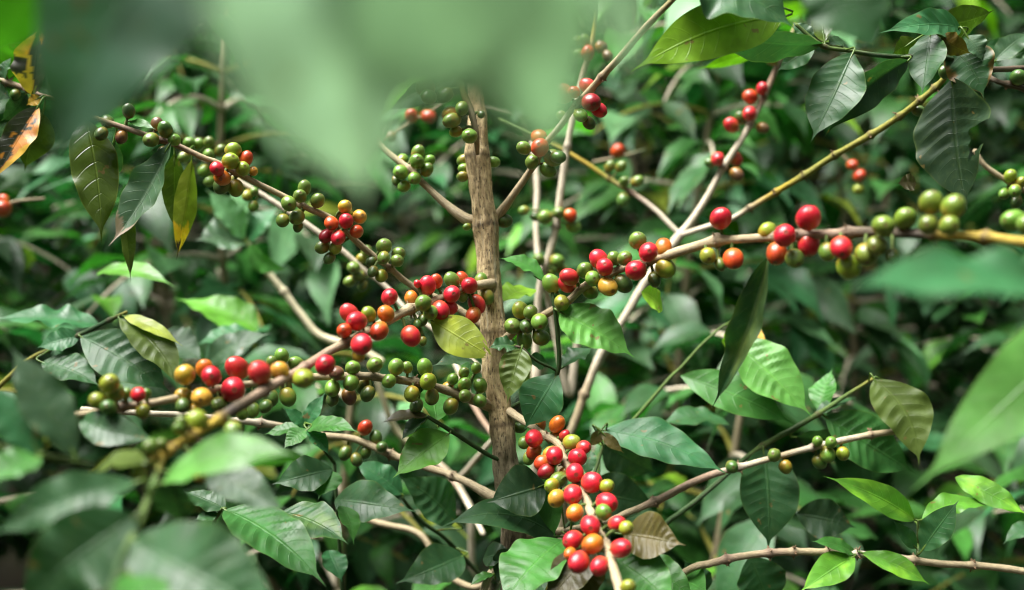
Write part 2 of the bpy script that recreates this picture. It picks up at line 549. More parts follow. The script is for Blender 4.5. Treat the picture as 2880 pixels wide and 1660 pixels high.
def branch(parent, name, pts, cherries=(), nodes=(), holder=None, swell=0.45, flare=0.0, thin=0.88, sides=10, mat=None, label=None, base=0, rough=0.12, n_per=12, spurs=0):
    """pts: (tile, x, y, distance, radius in tile px, colour); cherries: (tile, x, y, r, code[, 'b'])"""
    P3, rad, cl = [], [], []
    for (t, x, y, d, r, c) in pts:
        P3.append(np.array(P(t, x, y, d)))
        rad.append(px(t, r, d) * thin)
        cl.append(BC[c])
    A = np.hstack([np.array(P3), np.array(rad)[:, None], np.array(cl)])
    S = catmull(A, n_per)
    C, rr, cc = S[:, :3].copy(), np.abs(S[:, 3]).copy(), np.clip(S[:, 4:7], 0.01, 1)
    # slight unevenness, and swollen nodes with a dark scar
    L = np.concatenate([[0], np.cumsum(np.linalg.norm(np.diff(C, axis=0), axis=1))])
    seed = random.uniform(0, 50)
    for i in range(len(C)):
        C[i] += np.array(mnoise.noise_vector(Vector((L[i] * 18, seed, 0)))) * rr[i] * 0.35
    pp = np.array([proj(Vector(c)) for c in C])
    nl = []
    for nd in nodes:
        X, Y = src(*nd)
        i = int(np.argmin((pp[:, 0] - X) ** 2 + (pp[:, 1] - Y) ** 2))
        nl.append(L[i])
    for s in nl:
        w = np.exp(-((L - s) / (0.0028 if swell > .2 else 0.009)) ** 2)
        rr *= 1 + swell * w
        w2 = np.exp(-((L - s) / 0.0022) ** 2)[:, None] * 0.65
        cc = cc * (1 - w2) + np.array((0.08, 0.05, 0.03)) * w2
    if flare:
        rr *= 1 + flare * np.exp(-(L / 0.028) ** 2)
    b = Branch()
    b.C, b.r, b.pp, b.L = C, rr, pp, L
    org = Vector(C[base])
    mb = Mesher()
    mb.tube(C, rr, cc, sides, rough, seed)
    for s in nl:      # dry flower stubs at the nodes
        i = int(np.argmin(abs(L - s)))
        for k in range(3 + spurs):
            v = Vector((random.gauss(0, 1), random.gauss(0, 1), random.gauss(0, 1))).normalized()
            T = Vector(C[min(i + 1, len(C) - 1)] - C[max(i - 1, 0)]).normalized()
            v = (v - T * v.dot(T)).normalized()
            p0 = Vector(C[i]) + v * rr[i] * 0.6
            p1 = p0 + (v + T * random.uniform(-.5, .5)) * random.uniform(1.0, 2.0) * 0.0022
            mb.tube([p0, (p0 + p1) / 2, p1], [0.0009, 0.0007, 0.0004], (0.16, 0.10, 0.05), 5)
    items = []
    for n, ch in enumerate(cherries):
        t, x, y, r, code = ch[:5]
        back = len(ch) > 5 and ch[5] == 'b'
        X, Y = src(t, x, y)
        rs = r * 1.04 / TILES[t][2]
        dd = np.hypot(pp[:, 0] - X, pp[:, 1] - Y)
        i = int(np.argmin(dd))
        d0 = pp[i, 2]
        rb = rr[i] / (KPX * d0)
        need = rb + rs * 1.02
        offp = math.sqrt(max(0.0, need ** 2 - dd[i] ** 2)) * KPX * d0
        items.append([X, Y, rs, code, back, i, d0 + (offp if back else -offp) - 0.0002 * n])
    for it in range(80):
        for a in range(len(items)):
            for c in range(a):
                A1, B1 = items[a], items[c]
                D = math.hypot(A1[0] - B1[0], A1[1] - B1[1])
                lim = 0.94 * (A1[2] + B1[2])
                if D < lim:
                    k = KPX * (A1[6] + B1[6]) / 2
                    mz = math.sqrt(lim * lim - D * D) * k
                    dz = A1[6] - B1[6]
                    if abs(dz) < mz:
                        push = (mz - abs(dz)) * 0.25
                        sg = 1 if dz > 0 else -1
                        A1[6] += sg * push
                        B1[6] -= sg * push
    stalk = []
    for (X, Y, rs, code, back, i, d) in items:
        c = unp(X, Y, d)
        rw = rs * KPX * d
        pth = Vector(C[i])
        dist = (c - pth).length
        ax = (c - pth).normalized() if dist > 1e-5 else Vector((0, -1, 0))
        jit = Vector((random.gauss(0, 1), random.gauss(0, 1), random.gauss(0, 1))) * 0.28
        # let the tip lean a little towards where the light and the viewer's side are open
        ax = (ax + jit + Vector((0, -0.42, 0.0))).normalized()
        p0 = pth
        p2 = c - ax * rw * 0.9
        p1 = (p0 + p2) / 2 + Vector((0, 0, 0.002))
        gcol = (0.10, 0.15, 0.03) if code in 'gdlroOpyRe' else (0.1, 0.06, 0.03)
        mb.tube(catmull([np.array(p0), np.array(p1), np.array(p2)], 3), [0.0011] * 6 + [0.0014], gcol, 6)
        stalk.append((c, rw, ax, code))
    me = mb.build(name, org, mat or M_TWIG)
    o = part(name, me, parent, org, label)
    b.obj = o
    b.holder = holder or o
    b.cherries = [cherry(c, rw, ax, code, b.holder) for (c, rw, ax, code) in stalk]
    return b


# leaves ---------------------------------------------------------------------
def prof(u, lan=1.0):
    u = u ** lan
    f = np.where(u < 0.90, np.sin(np.pi * np.clip(u / 0.90, 0, 1) ** 0.88) ** 0.86, 0.0)
    tail = np.clip((1 - u) / 0.28, 0, 1) ** 1.5 * 0.30 * (u > 0.55)
    f = np.maximum(np.nan_to_num(f), tail)
    return np.maximum(f, 0.028 * np.clip((1.0 - u) / 0.05, 0.05, 1))


def leaf(br, b, tip, w, roll=20, curl=0.06, bend=0.0, col='gd', wav=0.13, fold=14, corr=0.3, twist=0.0, spots=None, bite=None, label=None, pet=True, NU=44, NV=14, name='leaf', holder=None, droop=0.0, lan=1.0):
    B, T = P(*b), P(*tip)
    holder = holder or br.holder
    mid = (B + T) / 2
    a = (T - B)
    Ln = a.length
    a.normalize()
    n0 = (CAM - mid).normalized()
    n0 = n0 - a * n0.dot(a)
    if n0.length < 0.15:
        n0 = Vector((0, 0, 1)) - a * a.z
    n0.normalize()
    s = a.cross(n0)
    if s.z < 0:
        s = -s
    ro = R(roll)
    n = n0 * math.cos(ro) + s * math.sin(ro)
    sd_ = a.cross(n)
    dm = (b[3] + tip[3]) / 2
    W = px(b[0], w, dm) / max(abs(math.cos(ro)), 0.45)
    seed = random.uniform(0, 100)
    K = random.uniform(8.0, 12.0)
    bend += random.uniform(-.03, .03)
    twist += random.uniform(-14, 14)
    lan *= random.uniform(0.86, 1.12)
    u = np.linspace(0, 1, NU)
    v = np.linspace(-1, 1, NV + 1)
    U, V = np.meshgrid(u, v, indexing='ij')
    aV = np.abs(V)
    hw = 0.5 * W * prof(U, lan)
    ph = np.where(V > 0, seed, seed * 1.7 + 2.0)
    asym = 1 + 0.05 * np.sin(U * 9 + ph)
    hw = hw * asym
    tw = R(twist) * (U - 0.5)
    fo = R(fold) * (1.0 - 0.5 * U)
    lat = V * hw * np.cos(fo)
    nor = aV * hw * np.sin(fo)
    wv = wav * 0.5 * W * (np.sin(U * (15 + 5 * math.sin(seed)) + ph) * 0.6 + np.sin(U * 29 + ph * 2.1) * 0.4) * aV ** 2.0 * prof(U)
    wv = wv + 0.05 * W * np.sin(U * 6 + seed) * V * prof(U)
    nor = nor + wv
    Uw = U + 0.016 * np.sin(U * 8 + seed) + 0.02 * (V > 0)
    amp = 0.62 + 0.38 * np.sin(U * (4 + seed % 3) + ph) + 0.2 * np.sin(U * 17 + 2 * ph)
    tt = K * (Uw - 0.13 * aV ** 1.4)
    rib = amp * corr * 0.017 * W * (np.cos(2 * np.pi * (tt - 0.0))) * np.clip(aV * 3.5, 0, 1) * np.clip((1.0 - aV) * 3, 0, 1) * np.clip(prof(U), 0, 1)
    nor = nor + rib
    arch = 4 * U * (1 - U)
    lat2 = lat * np.cos(tw) - nor * np.sin(tw)
    nor2 = lat * np.sin(tw) + nor * np.cos(tw)
    a_, s_, n_ = np.array(a), np.array(sd_), np.array(n)
    Pn = np.array(B)[None, None] + a_ * (Ln * U)[..., None] + n_ * (nor2 + curl * Ln * arch)[..., None] + s_ * (lat2 + bend * Ln * arch)[..., None]
    Pn[..., 2] -= droop * Ln * U ** 2
    idx = np.arange(NU * (NV + 1)).reshape(NU, NV + 1)
    F = np.stack([idx[:-1, :-1], idx[1:, :-1], idx[1:, 1:], idx[:-1, 1:]], -1).reshape(-1, 4)
    base = np.array(LC[col]) if isinstance(col, str) else np.array(col)
    base = base * random.uniform(0.9, 1.12)
    tint = np.repeat(base[None], NU * (NV + 1), 0)
    uf, vf = U.ravel(), V.ravel()
    if spots:
        for i in range(len(tint)):
            q = mnoise.fractal(Vector((uf[i] * 3.0 + seed, vf[i] * 1.2, seed)), 1.0, 2.0, 4)
            tint[i] = spots(uf[i], vf[i], q, tint[i])
    if bite:
        keep = []
        for f in F:
            cu, cv = uf[f].mean(), vf[f].mean()
            q = mnoise.fractal(Vector((cu * 6 + seed, cv * 2.5, seed)), 1.0, 2.0, 4)
            if not bite(cu, cv, q):
                keep.append(f)
        F = np.array(keep)
    VV = Pn.reshape(-1, 3)
    lv = np.stack([Uw.ravel(), vf, np.full_like(uf, K)], -1)
    # a short leaf stalk to the nearest spot on the twig
    if pet and br is not None:
        dd = np.linalg.norm(br.C - np.array(B), axis=1)
        i = int(np.argmin(dd))
        if dd[i] < 0.09:
            p0, p3 = br.C[i], np.array(B)
            p1 = p3 - a_ * min(dd[i] * 0.35, 0.01)
            pc = catmull([p0, (p0 + p1) / 2 + np.array((0, 0, 0.0005)), p1, p3 + a_ * 0.01 * 1.0], 4)
            mb = Mesher()
            rp = max(W * 0.018, 0.0008)
            mb.tube(pc, [rp] * (len(pc) - 1) + [rp * 0.4], (0.1, 0.16, 0.035), 6)
            pv, pf = np.vstack(mb.V), np.vstack(mb.F)
            F = np.vstack([F, pf + len(VV)])
            VV = np.vstack([VV, pv])
            tint = np.vstack([tint, np.repeat(np.array([[0.09, 0.15, 0.03]]), len(pv), 0)])
            lv = np.vstack([lv, np.repeat(np.array([[0.0, 0.5, K]]), len(pv), 0)])
    tint = np.hstack([tint, np.ones((len(tint), 1))])
    me = mesh_np(name, VV - np.array(B), F, M_LEAF, {'tint': ('FLOAT_COLOR', tint), 'lv': ('FLOAT_VECTOR', lv)})
    return part(name, me, holder, B, label)


def foliage(name, B, A, N, L, W, colr, curl, nu=7, nv=4):
    """many leaves in one mesh (numpy): bases, axes, normals, lengths, widths"""
    n = len(B)
    A = A / (np.linalg.norm(A, axis=1)[:, None] + 1e-9)
    N = N - A * (A * N).sum(1)[:, None]
    N /= np.linalg.norm(N, axis=1)[:, None] + 1e-9
    S = np.cross(A, N)
    u = np.linspace(0, 1, nu)
    v = np.linspace(-1, 1, nv + 1)
    U, V = np.meshgrid(u, v, indexing='ij')
    U, V = U.ravel(), V.ravel()
    aV = np.abs(V)
    pr = prof(U[None] ** rng.uniform(0.8, 1.2, n)[:, None])
    seed = rng.uniform(0, 6.28, n)
    hw = 0.5 * W[:, None] * pr
    wv = 0.14 * np.sin(U[None] * 14 + seed[:, None] + (V[None] > 0) * 2.0) * (aV ** 2)[None] + 0.24 * aV[None]
    Vt = B[:, None, :] + A[:, None, :] * (L[:, None] * U[None])[..., None] \
        + S[:, None, :] * (hw * V[None])[..., None] \
        + N[:, None, :] * (hw * wv + curl[:, None] * L[:, None] * (4 * U * (1 - U))[None])[..., None]
    Vt[..., 2] -= (np.abs(curl) * 1.1 * L)[:, None] * (U ** 2)[None]
    k = nu * (nv + 1)
    idx = np.arange(k).reshape(nu, nv + 1)
    F = np.stack([idx[:-1, :-1], idx[1:, :-1], idx[1:, 1:], idx[:-1, 1:]], -1).reshape(-1, 4)
    FF = (F[None] + (np.arange(n) * k)[:, None, None]).reshape(-1, 4)
    tint = np.ones((n, k, 4))
    tint[..., :3] = colr[:, None, :]
    lv = np.stack([np.broadcast_to(U, (n, k)), np.broadcast_to(V, (n, k)), np.repeat(8.0 + seed[:, None] * 0.6, k, 1)], -1)
    return Vt.reshape(-1, 3), FF, tint.reshape(-1, 4), lv.reshape(-1, 3)


PAL = ['gd', 'md', 'gn', 'te', 'dk', 'br', 'pa', 'li', 'yg', 'gy']


def pal_colors(n, weights):
    w = np.array(weights, dtype=float)
    w /= w.sum()
    ch = rng.choice(len(PAL), n, p=w)
    c = np.array([LC[q] for q in PAL])[ch]
    return c * rng.uniform(0.75, 1.3, (n, 1))


W_DARK = (4, 2, .6, 1, 6, .2, .1, .1, .05, .6)  # weighted to dark leaves: shade of the back shrubs put into the colour
W_MID = (5, 3, 1.8, 1.6, 3.5, .5, .4, .2, .1, 1)
W_LIGHT = (3, 3, 2.6, 4, 1, .9, 2.2, .4, .2, 1.5)  # extra pale leaves imitate highlights on the shrubs behind


def shrub(label, x, y, h, spread, weights, z0=0.15, leaf_len=0.105, density=1.0, group=None, nu=7, nv=4, seed=0, lean=0.0, reds=0, name='coffee_shrub'):
    """a whole coffee shrub: upright stem, tiers of arching side branches, paired glossy leaves"""
    r_ = np.random.default_rng(seed)
    gz = ground_z(x, y)
    t = thing(name, label, 'coffee shrub', (x, y, gz), group)
    org = np.array((x, y, gz))
    st = Mesher()
    zs = np.linspace(0, h, 14)
    C = np.stack([x + lean * (zs / h) ** 2 + 0.05 * np.sin(zs * 3 + seed), y + 0.02 * np.cos(zs * 2.3 + seed), gz + zs], -1)
    st.tube(C, np.linspace(0.011, 0.004, 14), BC['b'], 8, 0.1, seed)
    B, A, N, L = [], [], [], []
    z = z0
    az = r_.uniform(0, 6.28)
    fruits = []
    while z < h:
        for k in range(2):
            th = az + k * math.pi + r_.normal(0, 0.25)
            f = z / h
            ln = spread * (1.0 - 0.62 * max(0, f - 0.35) / 0.65) * r_.uniform(0.75, 1.15)
            dirv = np.array((math.cos(th), math.sin(th), 0))
            s = np.linspace(0, 1, 10)
            rise = 0.30 * (0.4 + f) * ln
            c0 = np.array((np.interp(z, zs, C[:, 0]), np.interp(z, zs, C[:, 1]), gz + z))
            pc = c0 + dirv * (s * ln)[:, None]
            pc[:, 2] += rise * s - 0.55 * ln * s ** 2.2 * r_.uniform(0.5, 1.2)
            st.tube(pc, np.linspace(0.0042, 0.0016, 10), BC['p'] if r_.random() < .6 else BC['o'], 6, 0, r_.uniform(0, 9))
            npair = max(3, int(ln / 0.042 * density))
            side = np.array((-dirv[1], dirv[0], 0))
            for q in np.linspace(0.28, 1.0, npair):
                p = np.array([np.interp(q, s, pc[:, i]) for i in range(3)])
                for sg in (-1, 1):
                    if r_.random() < 0.12:
                        continue
                    a = dirv * r_.uniform(0.3, 0.9) + side * sg * r_.uniform(0.6, 1.0) + np.array((0, 0, r_.uniform(-0.95, 0.15)))
                    B.append(p)
                    A.append(a)
                    nn = np.array((r_.normal(0, .35), r_.normal(0, .35), 1.0))
                    N.append(nn)
                    L.append(leaf_len * r_.uniform(0.65, 1.2))
                if reds and r_.random() < 0.25 and q < 0.8:
                    fruits.append(p)
        z += 0.062 / max(density, 0.5) * r_.uniform(0.85, 1.2)
        az += math.pi / 2 + r_.normal(0, 0.2)
    B, A, N, L = map(np.array, (B, A, N, L))
    n = len(B)
    V, F, T, lv = foliage('foliage', B, A, N, L, L * r_.uniform(0.38, 0.5, n), pal_colors(n, weights), r_.uniform(0.04, 0.16, n), nu, nv)
    part('stem', st.build('stem', org, M_TWIG), t, org)
    part('foliage', mesh_np('foliage', V - org, F, M_LEAF, {'tint': ('FLOAT_COLOR', T), 'lv': ('FLOAT_VECTOR', lv)}), t, org)
    for p in fruits[:reds]:
        for k in range(int(r_.integers(2, 5))):
            o = cherry(Vector(p) + Vector(r_.normal(0, 0.008, 3)), 0.0072, Vector(r_.normal(0, 1, 3)).normalized(), r_.choice(list('ggddlrO')), t)
    return t


# ------------------------------------------------------------------ the setting
def ground_z(x, y):
    rise = max(0.0, y - 2.6)
    return 0.42 * rise * min(1.0, rise / 2.5) + 0.03 * mnoise.noise(Vector((x * 1.3, y * 1.3, 0)))


def ground():
    n = 110
    xs = np.concatenate([np.linspace(-60, -6, 16), np.linspace(-5.5, 5.5, 60), np.linspace(6, 60, 16)])
    ys = np.concatenate([np.linspace(-40, -4, 10), np.linspace(-3.5, 9, 70), np.linspace(9.5, 60, 14)])
    V = np.array([[(x, y, ground_z(x, y)) for y in ys] for x in xs])
    a, b = len(xs), len(ys)
    idx = np.arange(a * b).reshape(a, b)
    F = np.stack([idx[:-1, :-1], idx[1:, :-1], idx[1:, 1:], idx[:-1, 1:]], -1).reshape(-1, 4)
    o = part('ground', mesh_np('ground', V.reshape(-1, 3), F, M_SOIL), None, (0, 0, 0))
    o['kind'] = 'structure'
    o['label'] = 'dark soil slope rising behind the coffee plants'


ground()

# ------------------------------------------------------------------ the coffee tree in the middle
tb = P(5, 830, 900, 0.78)
tree = thing('coffee_tree', 'coffee tree with a bare tan trunk and side branches loaded with red and green cherries', 'coffee tree', (tb.x + 0.02, tb.y + 0.03, ground_z(tb.x, tb.y)))
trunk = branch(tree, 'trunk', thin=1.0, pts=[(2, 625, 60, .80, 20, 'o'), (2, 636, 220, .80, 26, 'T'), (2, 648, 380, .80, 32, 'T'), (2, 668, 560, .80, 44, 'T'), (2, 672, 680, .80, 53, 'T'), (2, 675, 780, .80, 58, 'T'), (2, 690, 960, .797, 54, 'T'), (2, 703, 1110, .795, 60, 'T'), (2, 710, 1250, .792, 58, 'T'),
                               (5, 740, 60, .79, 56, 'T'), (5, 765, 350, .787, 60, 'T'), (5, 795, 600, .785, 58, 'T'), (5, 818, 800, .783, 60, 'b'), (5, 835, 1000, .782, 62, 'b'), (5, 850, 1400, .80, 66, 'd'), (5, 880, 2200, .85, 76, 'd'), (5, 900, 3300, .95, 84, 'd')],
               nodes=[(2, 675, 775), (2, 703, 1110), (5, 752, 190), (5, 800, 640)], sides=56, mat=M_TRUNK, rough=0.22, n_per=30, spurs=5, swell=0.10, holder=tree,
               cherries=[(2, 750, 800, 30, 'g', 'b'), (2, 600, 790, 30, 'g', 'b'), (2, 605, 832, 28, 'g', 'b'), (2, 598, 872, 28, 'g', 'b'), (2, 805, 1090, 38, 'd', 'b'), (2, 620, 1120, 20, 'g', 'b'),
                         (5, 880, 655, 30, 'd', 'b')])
topshoot = branch(tree, 'branch', [(2, 672, 760, .765, 12, 'b'), (2, 668, 690, .757, 16, 'b'), (2, 660, 620, .755, 18, 'b'), (2, 640, 540, .755, 20, 'b'), (2, 600, 440, .755, 18, 'o'), (2, 560, 300, .76, 16, 'g')],
                  cherries=[(2, 415, 430, 46, 'k', 'b'), (2, 430, 478, 40, 'd', 'b'), (2, 510, 470, 40, 'd', 'b'), (2, 535, 562, 38, 'y', 'b'), (2, 565, 650, 30, 'l', 'b'), (2, 690, 565, 20, 'd'), (2, 595, 535, 36, 'g'), (2, 545, 595, 42, 'g'), (2, 632, 672, 41, 'g')])

brA = branch(tree, 'branch', flare=0.45, pts=[(5, 760, 200, .80, 16, 't'), (5, 560, 60, .80, 18, 't'), (2, 350, 1410, .80, 18, 't'), (2, 240, 1320, .795, 18, 't'), (2, 100, 1210, .79, 18, 't'), (1, 1640, 1085, .78, 18, 't'), (1, 1520, 1030, .775, 17, 't'), (1, 1380, 960, .77, 17, 't'), (1, 1220, 880, .76, 17, 't'),
                              (1, 1100, 815, .755, 16, 't'), (1, 1000, 775, .75, 16, 't'), (1, 870, 715, .745, 16, 'r'), (1, 720, 665, .74, 16, 'r'), (1, 590, 620, .735, 15, 'r'), (1, 440, 570, .73, 14, 'o')],
             nodes=[(1, 800, 690), (1, 1150, 850), (1, 1490, 1010), (2, 0, 1130), (2, 235, 1320)],
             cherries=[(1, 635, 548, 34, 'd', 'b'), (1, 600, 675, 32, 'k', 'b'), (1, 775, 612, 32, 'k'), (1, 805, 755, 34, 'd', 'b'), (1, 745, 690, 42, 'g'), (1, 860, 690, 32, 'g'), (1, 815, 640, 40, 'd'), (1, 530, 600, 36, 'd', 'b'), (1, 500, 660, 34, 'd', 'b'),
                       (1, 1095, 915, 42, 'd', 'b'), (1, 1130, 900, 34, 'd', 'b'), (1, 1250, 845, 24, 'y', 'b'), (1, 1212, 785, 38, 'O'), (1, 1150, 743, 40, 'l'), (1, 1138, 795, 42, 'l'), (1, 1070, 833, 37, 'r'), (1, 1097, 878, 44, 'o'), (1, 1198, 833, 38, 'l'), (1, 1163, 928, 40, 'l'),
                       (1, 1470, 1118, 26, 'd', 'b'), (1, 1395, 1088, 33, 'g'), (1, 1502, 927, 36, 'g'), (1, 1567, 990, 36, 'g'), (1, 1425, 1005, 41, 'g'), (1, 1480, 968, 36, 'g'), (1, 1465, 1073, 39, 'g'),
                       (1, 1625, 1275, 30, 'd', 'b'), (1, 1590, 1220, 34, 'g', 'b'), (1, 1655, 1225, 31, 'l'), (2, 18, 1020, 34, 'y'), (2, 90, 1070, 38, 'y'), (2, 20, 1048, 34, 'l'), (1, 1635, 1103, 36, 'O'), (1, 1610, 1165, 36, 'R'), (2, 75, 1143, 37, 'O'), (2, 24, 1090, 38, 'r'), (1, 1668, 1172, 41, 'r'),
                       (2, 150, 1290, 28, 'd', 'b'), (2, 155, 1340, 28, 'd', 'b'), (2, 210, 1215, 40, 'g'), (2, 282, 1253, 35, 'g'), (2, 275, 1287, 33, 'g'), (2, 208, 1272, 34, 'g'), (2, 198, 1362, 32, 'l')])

brA2 = branch(tree, 'branch', flare=0.45, pts=[(5, 790, 460, .90, 14, 'p'), (5, 560, 250, .91, 14, 'p'), (5, 330, 80, .92, 14, 'p'), (2, 230, 1425, .93, 15, 'p'), (2, 110, 1330, .93, 15, 'p'), (2, 20, 1250, .93, 16, 'p'), (1, 1560, 1140, .93, 17, 'p'), (1, 1400, 1030, .93, 16, 'p'), (1, 1290, 960, .93, 16, 'p'), (1, 1120, 860, .93, 14, 'p'), (1, 930, 740, .93, 12, 'p')],
              cherries=[(1, 935, 708, 31, 'g'), (1, 980, 710, 28, 'g'), (1, 1030, 703, 28, 'g'), (1, 1088, 745, 32, 'g'), (1, 1030, 765, 30, 'g'), (1, 910, 775, 30, 'g'), (1, 1005, 842, 30, 'g'), (1, 1035, 895, 28, 'g', 'b'), (1, 1220, 965, 28, 'l'), (1, 1250, 1018, 27, 'g'), (1, 1255, 945, 24, 'g'), (1, 1170, 900, 26, 'l', 'b'),
                        (2, 60, 1320, 34, 'g'), (2, 85, 1362, 30, 'g'), (2, 42, 1388, 30, 'g'), (2, 105, 1410, 28, 'd', 'b'), (2, 100, 1275, 26, 'l', 'b'), (2, 125, 1240, 28, 'g', 'b')])

brF = branch(tree, 'branch', flare=0.45, pts=[(2, 660, 1095, .80, 24, 't'), (2, 610, 1078, .80, 23, 't'), (2, 520, 1010, .805, 20, 't'), (2, 420, 920, .81, 19, 't'), (2, 330, 830, .815, 18, 't'), (2, 240, 760, .82, 17, 't'), (2, 160, 685, .825, 16, 't'), (2, 60, 600, .83, 14, 't')],
             nodes=[(2, 340, 838), (2, 165, 690)],
             cherries=[(2, 272, 890, 26, 'd', 'b'), (2, 300, 790, 34, 'g', 'b'), (2, 150, 660, 26, 'g', 'b'), (2, 378, 752, 36, 'g'), (2, 430, 795, 32, 'g'), (2, 422, 838, 34, 'g'), (2, 310, 920, 31, 'g'), (2, 373, 797, 39, 'g'), (2, 293, 850, 39, 'g'), (2, 362, 880, 34, 'g')])
brG = branch(tree, 'branch', flare=0.45, pts=[(2, 720, 1100, .80, 22, 't'), (2, 775, 1058, .80, 21, 't'), (2, 850, 960, .79, 20, 't'), (2, 940, 832, .78, 19, 't'), (2, 1010, 705, .76, 18, 't'), (2, 1080, 620, .75, 18, 'p'), (2, 1140, 540, .74, 18, 'p'), (2, 1210, 465, .73, 19, 't'), (2, 1370, 287, .71, 20, 't'), (2, 1520, 110, .69, 18, 't'), (2, 1700, -70, .67, 16, 'o')],
             nodes=[(2, 960, 800), (2, 1165, 510), (2, 1290, 375)],
             cherries=[(2, 975, 675, 42, 'O', 'b'), (2, 1070, 775, 36, 'd', 'b'), (2, 900, 730, 36, 'g'), (2, 1045, 780, 44, 'g'), (2, 980, 728, 47, 'O'), (2, 940, 800, 38, 'g'), (2, 1020, 840, 40, 'g'),
                       (2, 1085, 570, 26, 'g', 'b'), (2, 1222, 607, 32, 'd', 'b'), (2, 1215, 425, 40, 'r', 'b'), (2, 1148, 455, 32, 'O'), (2, 1095, 462, 49, 'O'), (2, 1180, 568, 35, 'g'), (2, 1272, 543, 40, 'r', 'b'), (2, 1233, 505, 48, 'R')])

brB = branch(tree, 'branch', flare=0.45, pts=[(5, 750, -60, .785, 20, 't'), (5, 600, -30, .76, 22, 't'), (5, 450, 30, .73, 24, 't'), (5, 340, 70, .715, 27, 't'), (5, 210, 135, .69, 25, 't'), (5, 40, 225, .66, 25, 't'), (4, 1600, 290, .645, 25, 'r'), (4, 1480, 370, .62, 26, 'r'), (4, 1300, 475, .58, 28, 'r'), (4, 1180, 545, .555, 32, 'd'), (4, 1110, 590, .545, 33, 'd'),
                              (4, 1060, 625, .535, 27, 'y'), (4, 960, 685, .515, 27, 'y'), (4, 860, 750, .50, 27, 'y'), (4, 740, 830, .48, 25, 'y')],
             nodes=[(5, 345, 70), (5, 20, 235), (4, 1490, 350), (4, 1300, 480), (4, 1080, 610), (4, 940, 690), (4, 840, 760)],
             cherries=[(5, 375, -55, 20, 'r', 'b'), (2, 600, 1450, 32, 'g', 'b'), (5, 595, 5, 28, 'g', 'b'), (5, 400, 125, 28, 'd', 'b'), (5, 375, 145, 22, 'd', 'b'), (5, 402, 228, 22, 'g', 'b'), (5, 345, 15, 36, 'o', 'b'), (2, 598, 1375, 34, 'O', 'b'), (2, 545, 1382, 40, 'g', 'b'), (2, 690, 1382, 34, 'g', 'b'), (2, 468, 1388, 34, 'O', 'b'), (5, 720, 8, 36, 'g', 'b'), (5, 650, 100, 40, 'O', 'b'),
                       (2, 632, 1410, 44, 'r'), (2, 425, 1408, 45, 'r'), (5, 540, 62, 34, 'r', 'b'), (2, 545, 1452, 45, 'r'), (5, 668, 45, 44, 'r'), (5, 490, 75, 48, 'r'), (5, 440, 86, 40, 'g'), (5, 405, 40, 43, 'g'), (5, 238, 10, 45, 'r'), (5, 343, 203, 51, 'r'),
                       (5, 220, 93, 45, 'o'), (5, 187, 178, 50, 'O'), (5, 85, 297, 34, 'y', 'b'), (5, 135, 95, 40, 'l'), (5, 15, 175, 40, 'O', 'b'), (5, 40, 90, 46, 'p', 'b'), (5, 75, 130, 52, 'r'), (5, 100, 243, 55, 'r'),
                       (4, 1605, 347, 56, 'r'), (4, 1497, 412, 55, 'l'), (4, 1282, 384, 60, 'p', 'b'), (4, 1380, 372, 44, 'y', 'b'), (4, 970, 622, 55, 'l', 'b'), (4, 895, 625, 30, 'g', 'b'), (4, 880, 658, 28, 'g', 'b'), (4, 1150, 665, 46, 'g', 'b'), (4, 745, 750, 40, 'g', 'b'), (4, 800, 735, 30, 'g', 'b'), (4, 685, 880, 42, 'l', 'b'), (4, 985, 880, 42, 'y', 'b')])
brB_tip = branch(brB.obj, 'twig', [(4, 800, 790, .49, 22, 'y'), (4, 765, 900, .47, 20, 'G'), (4, 725, 1020, .45, 22, 'G'), (4, 670, 1160, .43, 26, 'G'), (4, 600, 1300, .41, 24, 'g'), (4, 530, 1500, .39, 22, 'g')], holder=brB.obj)

